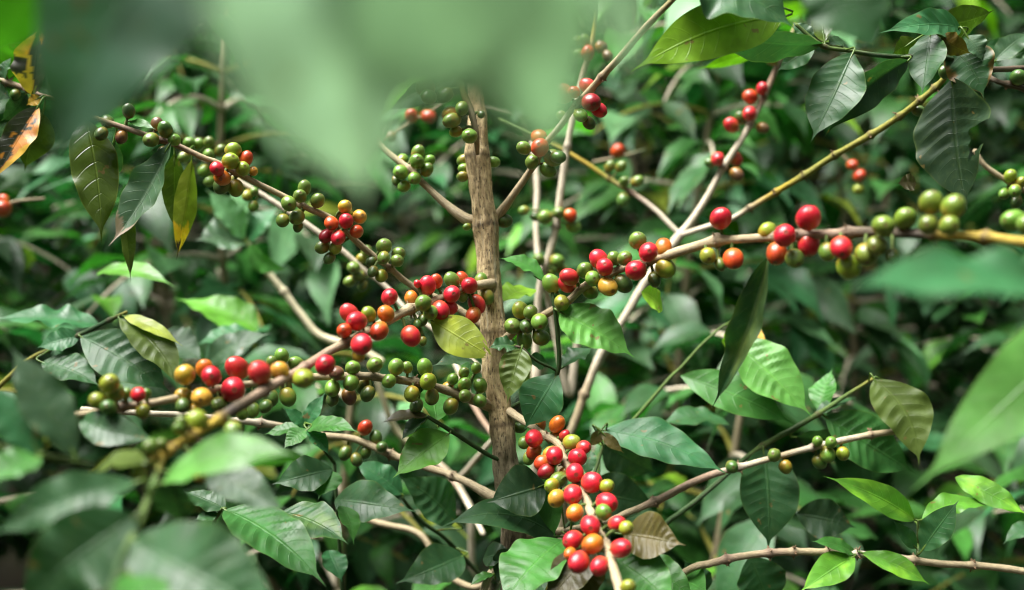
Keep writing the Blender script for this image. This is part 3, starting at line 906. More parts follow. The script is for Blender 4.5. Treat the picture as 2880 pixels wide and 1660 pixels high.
brD = branch(tree, 'branch', flare=0.45, pts=[(5, 770, 560, .79, 26, 't'), (5, 640, 515, .77, 25, 't'), (5, 480, 460, .76, 24, 'b'), (5, 360, 430, .75, 23, 'b'), (5, 200, 410, .735, 23, 'b'), (5, 80, 400, .725, 23, 'b'), (4, 1560, 405, .715, 22, 't'), (4, 1400, 425, .70, 20, 't'), (4, 1250, 440, .67, 20, 't'), (4, 1080, 465, .64, 20, 't'), (4, 940, 493, .62, 21, 't'), (4, 780, 525, .605, 22, 't'), (4, 620, 550, .595, 22, 'r'),
                              (4, 480, 580, .585, 22, 't'), (4, 340, 600, .575, 22, 't'), (4, 200, 630, .565, 22, 'b'), (4, 60, 660, .555, 20, 'r'), (4, -120, 690, .54, 18, 'r')],
             nodes=[(5, 585, 495), (5, 360, 430), (5, 70, 398), (4, 1060, 470), (4, 610, 550), (4, 150, 640)],
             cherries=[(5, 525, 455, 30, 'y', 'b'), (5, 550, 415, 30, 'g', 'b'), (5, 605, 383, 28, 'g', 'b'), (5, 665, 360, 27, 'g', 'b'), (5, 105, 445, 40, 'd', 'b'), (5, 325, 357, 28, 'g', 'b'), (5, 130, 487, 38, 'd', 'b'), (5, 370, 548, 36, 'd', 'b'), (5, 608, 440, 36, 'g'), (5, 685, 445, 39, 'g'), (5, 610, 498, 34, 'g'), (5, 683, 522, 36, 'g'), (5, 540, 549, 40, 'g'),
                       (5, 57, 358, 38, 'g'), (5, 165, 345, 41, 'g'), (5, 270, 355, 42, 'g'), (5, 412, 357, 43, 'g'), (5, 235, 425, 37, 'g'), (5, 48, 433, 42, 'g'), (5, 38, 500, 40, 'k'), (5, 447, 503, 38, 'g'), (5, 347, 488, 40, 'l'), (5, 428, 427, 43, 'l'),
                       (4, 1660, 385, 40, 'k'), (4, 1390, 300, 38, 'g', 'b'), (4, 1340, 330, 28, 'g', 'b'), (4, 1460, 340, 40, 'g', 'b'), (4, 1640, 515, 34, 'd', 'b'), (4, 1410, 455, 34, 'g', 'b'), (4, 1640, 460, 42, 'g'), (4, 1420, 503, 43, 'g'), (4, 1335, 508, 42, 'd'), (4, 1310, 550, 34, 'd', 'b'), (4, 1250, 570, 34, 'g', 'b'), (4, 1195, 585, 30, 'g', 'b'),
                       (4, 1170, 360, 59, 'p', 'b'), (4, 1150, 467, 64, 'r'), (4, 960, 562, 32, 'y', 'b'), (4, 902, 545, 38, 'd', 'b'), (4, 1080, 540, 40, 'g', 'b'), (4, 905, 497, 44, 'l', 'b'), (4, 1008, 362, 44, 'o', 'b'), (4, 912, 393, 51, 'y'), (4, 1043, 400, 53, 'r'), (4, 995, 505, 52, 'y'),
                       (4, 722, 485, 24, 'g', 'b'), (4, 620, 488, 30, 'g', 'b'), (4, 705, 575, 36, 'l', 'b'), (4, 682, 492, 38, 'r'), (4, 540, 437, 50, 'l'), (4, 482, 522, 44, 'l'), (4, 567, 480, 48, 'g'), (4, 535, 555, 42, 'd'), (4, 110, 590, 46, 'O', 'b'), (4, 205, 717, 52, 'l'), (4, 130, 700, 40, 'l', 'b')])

brC = branch(tree, 'branch', flare=0.45, pts=[(5, 770, 250, .785, 20, 't'), (5, 880, 150, .76, 21, 't'), (5, 1000, 95, .745, 22, 't'), (5, 1120, 25, .73, 22, 't'), (2, 1200, 1410, .725, 23, 't'), (2, 1310, 1360, .715, 24, 't'), (2, 1400, 1320, .705, 22, 't'), (2, 1500, 1293, .695, 24, 't'), (2, 1600, 1265, .685, 27, 't'), (3, 0, 1236, .675, 29, 't'), (3, 80, 1212, .67, 29, 't'), (3, 160, 1190, .665, 31, 't'), (3, 260, 1182, .655, 25, 't'),
                              (3, 380, 1172, .645, 25, 't'), (3, 560, 1160, .63, 26, 'r'), (3, 740, 1160, .615, 28, 'r'), (3, 900, 1148, .60, 29, 'd'), (3, 1060, 1150, .585, 28, 'd'), (3, 1200, 1155, .57, 27, 'd'), (3, 1300, 1162, .56, 29, 'y'), (3, 1490, 1175, .545, 30, 'y'), (3, 1690, 1200, .53, 32, 'y'), (3, 1950, 1230, .51, 32, 'y')],
             nodes=[(2, 1310, 1360), (2, 1520, 1290), (3, 175, 1188), (3, 470, 1166), (3, 570, 1160), (3, 820, 1155), (3, 1240, 1158), (3, 1500, 1176)], spurs=2,
             cherries=[(5, 912, 157, 36, 'd', 'b'), (5, 883, 75, 42, 'l'), (5, 933, 85, 37, 'g'), (5, 977, 132, 43, 'g'), (5, 845, 153, 44, 'g'), (5, 903, 220, 43, 'g'), (5, 985, 210, 41, 'g'), (5, 912, 155, 36, 'd'),
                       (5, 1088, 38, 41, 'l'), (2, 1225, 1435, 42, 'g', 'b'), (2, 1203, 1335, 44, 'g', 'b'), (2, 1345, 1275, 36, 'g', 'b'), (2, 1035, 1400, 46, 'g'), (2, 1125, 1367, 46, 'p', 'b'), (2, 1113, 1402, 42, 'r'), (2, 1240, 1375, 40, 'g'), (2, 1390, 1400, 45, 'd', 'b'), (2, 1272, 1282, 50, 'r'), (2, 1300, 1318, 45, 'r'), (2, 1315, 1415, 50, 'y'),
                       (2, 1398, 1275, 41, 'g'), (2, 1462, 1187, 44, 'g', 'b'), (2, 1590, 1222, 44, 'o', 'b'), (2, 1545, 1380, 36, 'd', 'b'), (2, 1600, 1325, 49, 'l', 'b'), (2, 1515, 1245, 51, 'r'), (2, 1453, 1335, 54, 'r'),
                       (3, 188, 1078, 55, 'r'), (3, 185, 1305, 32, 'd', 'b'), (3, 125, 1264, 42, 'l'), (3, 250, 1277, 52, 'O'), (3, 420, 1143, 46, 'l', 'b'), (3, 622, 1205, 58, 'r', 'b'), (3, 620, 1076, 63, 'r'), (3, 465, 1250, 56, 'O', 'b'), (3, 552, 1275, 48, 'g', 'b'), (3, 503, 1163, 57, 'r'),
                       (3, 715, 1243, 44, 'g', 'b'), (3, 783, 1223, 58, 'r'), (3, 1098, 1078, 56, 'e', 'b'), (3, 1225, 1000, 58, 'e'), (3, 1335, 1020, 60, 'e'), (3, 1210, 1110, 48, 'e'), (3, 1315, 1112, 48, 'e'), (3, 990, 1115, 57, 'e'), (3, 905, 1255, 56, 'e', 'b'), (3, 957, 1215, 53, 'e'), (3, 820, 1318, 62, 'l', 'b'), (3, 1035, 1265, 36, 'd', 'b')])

brE = branch(tree, 'branch', flare=0.45, pts=[(5, 810, 560, .785, 18, 't'), (5, 900, 620, .76, 19, 't'), (5, 1000, 692, .735, 20, 't'), (5, 1070, 740, .72, 20, 't'), (5, 1108, 830, .71, 19, 't'), (5, 1150, 910, .695, 19, 't'), (5, 1195, 980, .68, 23, 't'), (5, 1225, 1060, .665, 26, 't'), (5, 1262, 1150, .65, 24, 't'), (5, 1300, 1230, .635, 24, 't'), (5, 1335, 1330, .615, 27, 't'), (5, 1370, 1440, .595, 30, 't'), (5, 1420, 1600, .57, 32, 't')],
             nodes=[(5, 1020, 700), (5, 1105, 830), (5, 1180, 945), (5, 1245, 1110), (5, 1300, 1230)], spurs=2,
             cherries=[(5, 905, 728, 32, 'g', 'b'), (5, 925, 805, 31, 'g', 'b'), (5, 968, 638, 44, 'O', 'b'), (5, 1100, 690, 26, 'r', 'b'), (5, 1070, 705, 37, 'o', 'b'), (5, 1065, 638, 42, 'o'), (5, 950, 772, 37, 'O', 'b'), (5, 950, 708, 46, 'r'), (5, 1195, 752, 36, 'p', 'b'), (5, 1137, 727, 42, 'l'), (5, 990, 828, 38, 'O', 'b'), (5, 1035, 780, 38, 'y', 'b'), (5, 1052, 792, 46, 'r'), (5, 1165, 802, 48, 'r'),
                       (5, 1010, 870, 39, 'R'), (5, 1100, 880, 30, 'y', 'b'), (5, 1038, 940, 38, 'l', 'b'), (5, 1070, 912, 44, 'g'), (5, 1152, 878, 48, 'r'), (5, 1310, 943, 36, 'l', 'b'), (5, 1236, 925, 53, 'r'), (5, 1062, 1004, 45, 'y'), (5, 1152, 1075, 44, 'o', 'b'), (5, 1142, 985, 50, 'r'), (5, 1310, 1025, 54, 'r'), (5, 1293, 1072, 43, 'g'),
                       (5, 1229, 1138, 54, 'r'), (5, 1405, 1150, 36, 'l', 'b'), (5, 1360, 1128, 43, 'r'), (5, 1130, 1278, 34, 'o', 'b'), (5, 1145, 1212, 53, 'r'), (5, 1380, 1250, 53, 'r'), (5, 1240, 1228, 52, 'o'), (5, 1172, 1318, 54, 'r'), (5, 1275, 1338, 50, 'r', 'b'), (5, 1415, 1440, 38, 'l')])

brR = branch(tree, 'branch', flare=0.45, pts=[(5, 840, 1030, .79, 24, 'b'), (5, 740, 985, .80, 24, 't'), (5, 640, 930, .81, 22, 't'), (5, 540, 888, .82, 21, 't'), (5, 400, 842, .825, 22, 't'), (5, 230, 785, .83, 21, 't'), (5, 60, 710, .835, 19, 't'), (4, 1580, 690, .835, 18, 't'), (4, 1420, 655, .83, 18, 't'), (4, 1270, 630, .82, 20, 'p'), (4, 1100, 612, .81, 17, 'p'), (4, 900, 592, .80, 17, 'p'), (4, 760, 588, .79, 17, 'p'), (4, 600, 575, .785, 17, 'p'), (4, 400, 560, .78, 15, 'p')],
             nodes=[(5, 550, 890), (5, 250, 790), (4, 1280, 632), (4, 900, 592)], spurs=3,
             cherries=[(5, 118, 655, 38, 'O', 'b'), (5, 170, 705, 34, 'd', 'b'), (5, 200, 750, 30, 'd'), (5, 20, 778, 36, 'd'), (5, 75, 812, 32, 'd'), (5, 120, 775, 32, 'd', 'b')])
brN = branch(tree, 'branch', [(5, 830, 560, .785, 10, 'g'), (5, 960, 480, .76, 10, 'g'), (5, 1065, 385, .745, 13, 'g'), (5, 1066, 200, .74, 13, 'g'), (5, 1050, 60, .735, 12, 'g'), (2, 1040, 1440, .735, 9, 'g')], sides=8)
brN2 = branch(brN.obj, 'twig', [(5, 1066, 375, .745, 8, 'g'), (5, 1030, 355, .742, 8, 'g'), (5, 960, 320, .735, 8, 'g'), (5, 890, 262, .73, 8, 'd'), (5, 850, 250, .73, 6, 'd')], sides=8, holder=brN.obj)
brN3 = branch(tree, 'branch', [(5, 880, 860, .78, 11, 'G'), (5, 800, 822, .775, 11, 'g'), (5, 720, 785, .77, 12, 'g'), (5, 570, 690, .76, 12, 'g'), (5, 490, 640, .755, 12, 'g'), (5, 425, 600, .75, 10, 'g')], sides=8)
brN4 = branch(tree, 'branch', [(5, 835, 1330, .80, 20, 'b'), (5, 840, 1240, .80, 22, 't'), (5, 770, 1330, .79, 22, 't'), (5, 720, 1400, .78, 22, 't'), (5, 680, 1520, .77, 22, 't')], nodes=[(5, 800, 1290)], spurs=3)
brK = branch(tree, 'branch', flare=0.45, pts=[(5, 845, 1190, .79, 20, 't'), (5, 1100, 1160, .80, 18, 't'), (5, 1300, 1120, .81, 17, 't'), (5, 1420, 1072, .815, 18, 't'), (5, 1545, 1018, .82, 22, 'r'), (6, 0, 948, .825, 22, 'r'), (6, 150, 888, .83, 20, 'r'), (6, 290, 848, .83, 18, 'p'), (6, 480, 795, .83, 17, 't'), (6, 620, 757, .83, 17, 'p'), (6, 760, 722, .83, 18, 'p'), (6, 930, 688, .83, 18, 't'), (6, 1120, 668, .835, 18, 't')],
             nodes=[(5, 1548, 1015), (6, 280, 850), (6, 640, 750), (6, 930, 688)], spurs=4,
             cherries=[(6, 243, 848, 35, 'd'), (6, 507, 847, 35, 'l', 'b'), (6, 452, 790, 34, 'g'), (6, 665, 722, 28, 'g'), (6, 732, 727, 32, 'g'), (6, 675, 822, 36, 'd'), (6, 715, 787, 38, 'g'), (6, 790, 782, 34, 'l', 'b')])

# ------------------------------------------------------------------ other plants with measured branches
def stem_to_ground(par, p0, r, c, dx=0.0, dy=0.0):
    gz = ground_z(p0.x + dx, p0.y + dy)
    C = catmull([np.array(p0), np.array((p0.x + dx * .5, p0.y + dy * .6, p0.z * .6 + gz * .4)), np.array((p0.x + dx, p0.y + dy, gz - 0.02))], 10)
    mb = Mesher()
    mb.tube(C, np.linspace(r, r * 1.6, len(C)), BC[c], 10, 0.12)
    return part('stem', mb.build('stem', p0, M_TWIG), par, p0)


q = P(5, 1110, 680, 1.0)
tree2 = thing('coffee_tree', 'pale thin coffee stem forking behind the right branch, a yellow-green twig arching from it', 'coffee tree', (q.x, q.y + .04, ground_z(q.x, q.y)))
brI = branch(tree2, 'trunk', [(5, 1090, 760, 1.0, 26, 'b'), (5, 1150, 640, 1.0, 25, 'b'), (5, 1200, 490, 1.0, 24, 't'), (5, 1270, 310, 1.0, 24, 'p'), (5, 1390, 120, 1.0, 23, 'p'), (2, 1480, 1420, 1.0, 24, 'p'), (2, 1610, 1240, 1.0, 28, 'p'), (3, -20, 1165, 1.0, 27, 'p'), (3, 50, 1080, 1.0, 20, 'p'), (3, 130, 960, 1.0, 19, 'p'), (3, 200, 830, 1.0, 18, 'p'), (3, 320, 630, 1.0, 18, 'p'), (3, 400, 480, 1.0, 17, 'r'), (3, 450, 370, 1.0, 16, 'r'), (3, 500, 250, 1.0, 12, 'p'), (3, 560, 120, 1.0, 10, 'o')],
             nodes=[(3, 200, 830), (3, 325, 625), (3, 400, 480), (5, 1200, 490)], holder=tree2,
             cherries=[(3, 443, 292, 34, 'g'), (3, 392, 437, 32, 'r'), (3, 333, 478, 38, 'O'), (3, 290, 582, 34, 'd', 'b'), (3, 330, 562, 38, 'p'), (3, 240, 618, 36, 'p'), (3, 395, 632, 30, 'k', 'b'), (3, 135, 805, 26, 'd', 'b'), (3, 173, 785, 37, 'p'), (3, 260, 783, 36, 'p', 'b'), (3, 265, 860, 34, 'k', 'b')])
stem_to_ground(tree2, P(5, 1090, 760, 1.0), px(5, 26, 1.0), 'b', 0.02, 0.05)
brH = branch(tree2, 'branch', [(3, -10, 1160, 1.0, 16, 'p'), (3, 60, 1138, .98, 16, 'p'), (3, 240, 1080, .96, 16, 'p'), (3, 330, 1025, .945, 16, 't'), (3, 460, 950, .92, 17, 'y'), (3, 600, 868, .90, 18, 'o'), (3, 750, 770, .88, 18, 'o'), (3, 930, 668, .855, 18, 'o'), (3, 1070, 576, .835, 17, 'o'), (3, 1170, 500, .82, 17, 'o'), (3, 1250, 430, .81, 17, 'o'), (3, 1320, 345, .80, 15, 'o'), (3, 1335, 250, .79, 13, 'g')],
             nodes=[(3, 330, 1025), (3, 463, 948), (3, 595, 870), (3, 750, 770), (3, 932, 667), (3, 1070, 576), (3, 1172, 498), (3, 1245, 432)], spurs=0,
             cherries=[(3, 1295, 355, 34, 'd'), (3, 1385, 375, 34, 'd'), (3, 1165, 548, 30, 'd', 'b')])
brJ = branch(tree2, 'branch', [(3, -15, 1160, 1.0, 15, 'p'), (2, 1550, 1040, 1.01, 15, 'p'), (2, 1430, 950, 1.02, 14, 'r'), (2, 1320, 880, 1.03, 13, 'o'), (2, 1200, 800, 1.04, 12, 'y'), (2, 1050, 715, 1.05, 11, 'o'), (2, 900, 640, 1.06, 10, 'G'), (2, 780, 585, 1.07, 8, 'G')],
             nodes=[(2, 1430, 950), (2, 1320, 880)],
             cherries=[(2, 1380, 822, 29, 'g'), (2, 1325, 820, 28, 'g'), (2, 1460, 895, 31, 'g'), (2, 1395, 897, 27, 'g'), (2, 1390, 987, 34, 'd')])

q = P(2, 985, 1400, 1.02)
tree3 = thing('coffee_tree', 'upright pale coffee stems just right of the tan trunk, with few green and red cherries', 'coffee tree', (q.x, q.y + .03, ground_z(q.x, q.y)))
brS = branch(tree3, 'stem', [(5, 960, 300, 1.02, 22, 'p'), (2, 975, 1430, 1.02, 21, 'p'), (2, 1020, 1260, 1.02, 21, 'p'), (2, 1055, 1120, 1.02, 21, 'p'), (2, 1082, 940, 1.02, 20, 'p'), (2, 1105, 780, 1.02, 19, 'p'), (2, 1130, 620, 1.02, 19, 'p'), (2, 1160, 480, 1.02, 19, 'p'), (2, 1195, 350, 1.02, 19, 'r'), (2, 1225, 250, 1.02, 17, 't'), (2, 1245, 150, 1.02, 13, 'y'), (2, 1260, 40, 1.02, 10, 'g')],
             nodes=[(2, 1055, 1120), (2, 1115, 720), (2, 1215, 280)], holder=tree3,
             cherries=[(2, 1165, 265, 28, 'g', 'b'), (2, 1155, 200, 27, 'g'), (2, 1195, 197, 28, 'g'), (2, 1280, 230, 32, 'k', 'b'), (2, 1315, 275, 30, 'k', 'b'), (2, 1212, 260, 37, 'O'), (2, 960, 1070, 26, 'd', 'b'), (2, 1128, 1062, 33, 'O'), (2, 1145, 1118, 34, 'g', 'b'), (2, 1070, 1050, 32, 'g'), (2, 1005, 1073, 36, 'g'),
                       (2, 1065, 1287, 36, 'g'), (2, 975, 1282, 34, 'g'), (2, 1030, 1342, 32, 'g', 'b'), (2, 1095, 1335, 32, 'g', 'b'), (2, 900, 1040, 26, 'g', 'b')])
brS2 = branch(tree3, 'stem', [(2, 985, 1380, 1.04, 16, 'p'), (2, 970, 1250, 1.06, 17, 'p'), (2, 960, 1100, 1.07, 17, 'p'), (2, 965, 950, 1.08, 17, 'p'), (2, 955, 820, 1.09, 15, 'p'), (2, 940, 700, 1.1, 12, 'p')], holder=tree3)
brS3 = branch(tree3, 'stem', [(2, 985, 1370, 1.03, 14, 'p'), (5, 1030, 60, 1.06, 18, 'p'), (5, 1120, 480, 1.07, 22, 'p'), (5, 1150, 330, 1.08, 22, 'p'), (5, 1165, 200, 1.08, 18, 'p')], holder=tree3)
stem_to_ground(tree3, P(5, 960, 300, 1.02), px(5, 22, 1.02), 'p', 0.0, 0.03)

q = P(4, 1590, 210, 1.15)
left_stem = thing('coffee_tree', 'bare cream-yellow coffee stem slanting up to a tuft of pale leaves left of the trunk', 'coffee tree', (q.x + .12, q.y + .05, ground_z(q.x, q.y)))
brP = branch(left_stem, 'branch', [(5, 200, 330, 1.15, 20, 'c'), (5, 60, 250, 1.15, 20, 'c'), (4, 1580, 200, 1.15, 21, 'c'), (4, 1480, 90, 1.15, 20, 'c'), (1, 1400, 1440, 1.15, 20, 'c'), (1, 1320, 1340, 1.15, 20, 'c'), (1, 1270, 1260, 1.15, 20, 'c'), (1, 1220, 1190, 1.15, 19, 'G'), (1, 1180, 1130, 1.15, 14, 'G'), (1, 1150, 1050, 1.15, 10, 'G')],
             nodes=[(1, 1400, 1440), (1, 1270, 1260)], holder=left_stem)
brP2 = branch(left_stem, 'branch', [(5, 640, 1050, 1.2, 16, 'c'), (5, 520, 870, 1.2, 17, 'c'), (5, 290, 690, 1.18, 17, 'c'), (5, 200, 500, 1.16, 17, 'c'), (5, 150, 300, 1.15, 16, 'c')], holder=left_stem)
brP3 = branch(left_stem, 'branch', [(5, 520, 960, 1.2, 14, 'p'), (5, 620, 860, 1.12, 14, 'p'), (5, 740, 725, 1.05, 14, 'p'), (5, 860, 600, 1.0, 12, 'p')], holder=left_stem)
brP4 = branch(left_stem, 'branch', [(5, 430, 770, 1.19, 15, 'p'), (5, 540, 900, 1.12, 15, 'r'), (5, 630, 1040, 1.05, 15, 'p'), (5, 700, 1180, 1.0, 14, 'p')], holder=left_stem)
brP5 = branch(left_stem, 'branch', [(5, 560, 330, 1.2, 13, 'p'), (5, 650, 540, 1.12, 14, 'r'), (5, 740, 680, 1.06, 14, 'r'), (5, 860, 860, 1.0, 12, 'p')], holder=left_stem)
stem_to_ground(left_stem, P(5, 640, 1050, 1.2), px(5, 17, 1.2), 'p', 0.0, 0.05)

for (lab, pts, chs) in (
        ('blurred twig with two orange red cherries left of the trunk top', [(2, 200, 690, 1.15, 9, 'b'), (2, 330, 610, 1.15, 9, 'b'), (2, 440, 545, 1.15, 8, 'b'), (2, 540, 480, 1.15, 7, 'g')], [(2, 345, 568, 36, 'O'), (2, 430, 572, 38, 'O'), (2, 240, 672, 28, 'k')]),
        ('blurred twig with a single orange cherry right of the upright pale stem', [(2, 1240, 800, 1.2, 8, 'b'), (2, 1370, 775, 1.2, 8, 'b'), (2, 1500, 740, 1.2, 7, 'g')], [(2, 1365, 748, 38, 'O')]),
        ('blurred twig with orange cherries behind the left end of the long yellow green twig', [(3, 780, 760, 1.2, 8, 'b'), (3, 860, 850, 1.2, 8, 'b'), (3, 890, 960, 1.2, 7, 'g')], [(3, 838, 815, 28, 'O'), (3, 872, 868, 34, 'O'), (3, 868, 935, 28, 'l')]),
        ('blurred twig with an orange red cherry at the left edge', [(1, -60, 1080, 1.1, 9, 'b'), (1, 60, 1000, 1.1, 9, 'b'), (1, 220, 980, 1.1, 8, 'b')], [(1, 14, 1030, 44, 'O'), (1, 20, 985, 26, 'O', 'b')])):
    q = P(*pts[0][:4])
    th_ = thing('coffee_branch', lab, 'coffee branch', q, 'blurred fruiting twigs further back')
    branch(th_, 'stem', pts, holder=th_, cherries=chs, sides=8)

# right edge twigs
q = P(6, 1900, 1390, .82)
rightlow = thing('coffee_branch', 'bare tan twig crossing the lower right corner with dry nodes and fresh lime leaf pairs', 'coffee branch', (q.x, q.y, q.z))
brL = branch(rightlow, 'stem', [(6, 2100, 1425, .80, 20, 't'), (6, 1684, 1365, .80, 20, 't'), (6, 1430, 1332, .80, 19, 't'), (6, 1280, 1325, .80, 19, 't'), (6, 1140, 1310, .80, 21, 't'), (6, 1000, 1290, .80, 18, 'p'), (6, 850, 1276, .80, 18, 'p'), (6, 720, 1268, .80, 20, 't'), (6, 560, 1264, .80, 20, 't'), (6, 440, 1270, .80, 21, 'r'), (6, 330, 1280, .80, 20, 't'), (6, 220, 1300, .80, 22, 'r'), (6, 130, 1325, .80, 21, 't'), (6, 60, 1342, .80, 20, 't'), (5, 1640, 1400, .82, 18, 't'), (5, 1500, 1470, .85, 16, 't')],
             nodes=[(6, 220, 1300), (6, 430, 1270), (6, 545, 1264), (6, 720, 1268), (6, 860, 1278), (6, 1145, 1310), (6, 1430, 1332)], spurs=5, holder=rightlow)
brL2 = branch(rightlow, 'twig', [(6, 1158, 1305, .80, 8, 'G'), (6, 1160, 1230, .795, 7, 'G'), (6, 1161, 1160, .79, 7, 'G'), (6, 1162, 1110, .788, 6, 'G')], sides=8, holder=rightlow)

q = P(3, 1900, 1010, .85)
rightmid = thing('coffee_branch', 'thin brown twig at the right edge with small olive-green cherries', 'coffee branch', (q.x, q.y, q.z))
brQ = branch(rightmid, 'stem', [(3, 1950, 1050, .87, 15, 't'), (3, 1690, 942, .87, 15, 't'), (3, 1580, 880, .87, 15, 't'), (3, 1490, 815, .87, 14, 't'), (3, 1440, 740, .87, 12, 't')], holder=rightmid, nodes=[(3, 1650, 925)],
             cherries=[(3, 1617, 868, 33, 'l'), (3, 1668, 900, 30, 'l'), (3, 1640, 942, 33, 'g'), (3, 1585, 957, 28, 'g'), (3, 1645, 995, 30, 'd', 'b')])
q = P(3, 1900, 480, .8)
righttop = thing('coffee_branch', 'dark brown twig at the upper right edge holding one dark green cherry', 'coffee branch', (q.x, q.y, q.z))
brT = branch(righttop, 'stem', [(3, 1950, 520, .8, 18, 'd'), (3, 1690, 442, .8, 17, 'd'), (3, 1610, 420, .8, 16, 'd'), (3, 1540, 398, .8, 14, 'd'), (3, 1440, 330, .82, 12, 'd')], holder=righttop, nodes=[(3, 1600, 418)], cherries=[(3, 1655, 382, 40, 'd')])
q = P(3, 1900, 1120, .58)
rightnear = thing('coffee_branch', 'near twig cut off by the right edge with two large soft green cherries', 'coffee branch', (q.x, q.y, q.z))
brU = branch(rightnear, 'stem', [(3, 2000, 1150, .56, 22, 'o'), (3, 1760, 1130, .56, 20, 'o'), (3, 1690, 1060, .57, 16, 'o')], holder=rightnear, cherries=[(3, 1632, 1088, 58, 'g'), (3, 1705, 1110, 56, 'g')])

# seedling shoot at lower right
q = P(5, 1500, 1250, .86)
shoot = thing('coffee_shoot', 'green shoot leaning up to the right with big ribbed leaves and a bronze tip', 'coffee shoot', (q.x, q.y + .03, ground_z(q.x, q.y)))
brM = branch(shoot, 'stem', [(5, 1500, 1300, .86, 16, 'g'), (5, 1590, 1140, .86, 15, 'g'), (6, 0, 1065, .86, 14, 'g'), (6, 100, 985, .86, 14, 'g'), (6, 290, 822, .86, 14, 'g'), (6, 395, 745, .86, 15, 'G'), (6, 540, 665, .86, 16, 'g'), (6, 680, 580, .86, 14, 'G'), (6, 800, 500, .86, 11, 'G'), (6, 940, 412, .86, 9, 'o')],
             holder=shoot, nodes=[(6, 395, 745), (6, 670, 585)], spurs=-3)
stem_to_ground(shoot, P(5, 1500, 1300, .86), px(5, 16, .86), 'g', 0.0, 0.03)
q = P(5, 1380, 700, .9)
shoot2 = thing('coffee_shoot', 'thin bright green shoot rising towards the hanging dark leaf', 'coffee shoot', (q.x, q.y + .03, ground_z(q.x, q.y)))
brM2 = branch(shoot2, 'stem', [(5, 1270, 790, .9, 9, 'G'), (5, 1400, 660, .9, 10, 'G'), (5, 1500, 550, .9, 10, 'G'), (5, 1620, 410, .9, 10, 'G'), (6, 0, 350, .9, 9, 'G'), (6, 100, 240, .9, 8, 'G'), (6, 200, 150, .9, 6, 'G')], holder=shoot2, sides=8)
stem_to_ground(shoot2, P(5, 1270, 790, .9), px(5, 9, .9), 'G', 0.0, 0.03)

# left shoot
q = P(4, 100, 330, .86)
lshoot = thing('coffee_shoot', 'shoot at the left edge with dark ribbed leaves and one lime tip leaf', 'coffee shoot', (q.x - .05, q.y + .03, ground_z(q.x, q.y)))
brV = branch(lshoot, 'stem', [(4, -120, 560, .86, 15, 'o'), (4, 60, 390, .86, 14, 'o'), (4, 160, 310, .86, 13, 'o'), (4, 290, 250, .855, 13, 'g'), (4, 390, 200, .85, 13, 'g'), (4, 540, 125, .845, 12, 'g'), (4, 625, 85, .84, 8, 'o')], holder=lshoot, nodes=[(4, 395, 198), (4, 545, 122)], spurs=-3)
stem_to_ground(lshoot, P(4, -120, 560, .86), px(4, 15, .86), 'o', 0.0, 0.03)
# star of young leaves at lower left
q = P(4, 1520, 650, .8)
star = thing('coffee_shoot', 'star of five glossy young leaves standing out below the drooping green cherries', 'coffee shoot', (q.x + .03, q.y + .04, ground_z(q.x, q.y)))
brW = branch(star, 'stem', [(4, 1650, 830, .84, 9, 'g'), (4, 1580, 740, .82, 9, 'g'), (4, 1512, 652, .80, 9, 'G'), (4, 1505, 630, .795, 5, 'G')], holder=star, sides=8)
stem_to_ground(star, P(4, 1650, 830, .84), px(4, 9, .84), 'g', 0.02, 0.03)
# leafy plant at the bottom left
q = P(4, 1080, 1075, .72)
lowl = thing('coffee_shoot', 'low shoot with broad glossy dark leaves spreading along the bottom left of the trunk', 'coffee shoot', (q.x, q.y + .05, ground_z(q.x, q.y)))
brX = branch(lowl, 'stem', [(4, 1060, 1300, .78, 10, 'g'), (4, 1050, 1150, .75, 10, 'g'), (4, 1085, 1070, .73, 10, 'G'), (4, 1100, 1050, .73, 6, 'G')], holder=lowl, sides=8)
stem_to_ground(lowl, P(4, 1060, 1300, .78), px(4, 10, .78), 'g', 0.0, 0.03)
# leafy plant at the foot of the trunk
q = P(5, 650, 1300, .9)
foot = thing('coffee_shrub', 'low dark leaved coffee bush crowding the foot of the tan trunk', 'coffee shrub', (q.x, q.y + .05, ground_z(q.x, q.y)))
brY = branch(foot, 'stem', [(5, 720, 1420, .92, 12, 'g'), (5, 600, 1290, .9, 12, 'g'), (5, 500, 1190, .88, 12, 'g'), (5, 390, 1110, .87, 11, 'g'), (5, 300, 1000, .86, 9, 'g')], holder=foot, sides=8)
brY2 = branch(foot, 'stem', [(5, 720, 1420, .92, 12, 'g'), (5, 900, 1280, .86, 12, 'g'), (5, 1060, 1190, .80, 11, 'g'), (5, 1200, 1000, .82, 10, 'g'), (5, 1300, 720, .84, 8, 'G')], holder=foot, sides=8)
brY3 = branch(foot, 'stem', [(5, 720, 1420, .92, 12, 't'), (5, 640, 1440, .92, 18, 't'), (5, 500, 1360, .93, 18, 't'), (5, 390, 1185, .94, 18, 't'), (5, 200, 1130, .95, 18, 't'), (5, 0, 1080, .96, 18, 't'), (4, 1550, 1200, .96, 16, 't')], holder=foot, sides=8)
stem_to_ground(foot, P(5, 720, 1420, .92), px(5, 20, .92), 'b', 0.0, 0.03)

# sick twig at the left edge
q = P(1, -150, 420, .82)
sick = thing('coffee_branch', 'sickly twig at the upper left edge with curled leaves turned black, orange and yellow', 'coffee branch', (q.x, q.y, q.z))
brZ = branch(sick, 'stem', [(1, -200, 350, .82, 14, 'd'), (1, -60, 380, .82, 14, 'd'), (1, 30, 405, .82, 14, 't'), (1, 130, 440, .82, 17, 'r'), (1, 200, 470, .82, 14, 'r'), (1, 290, 490, .82, 11, 'o')], holder=sick, nodes=[(1, 140, 445), (1, 40, 408)], cherries=[(1, 75, 465, 26, 'd')])


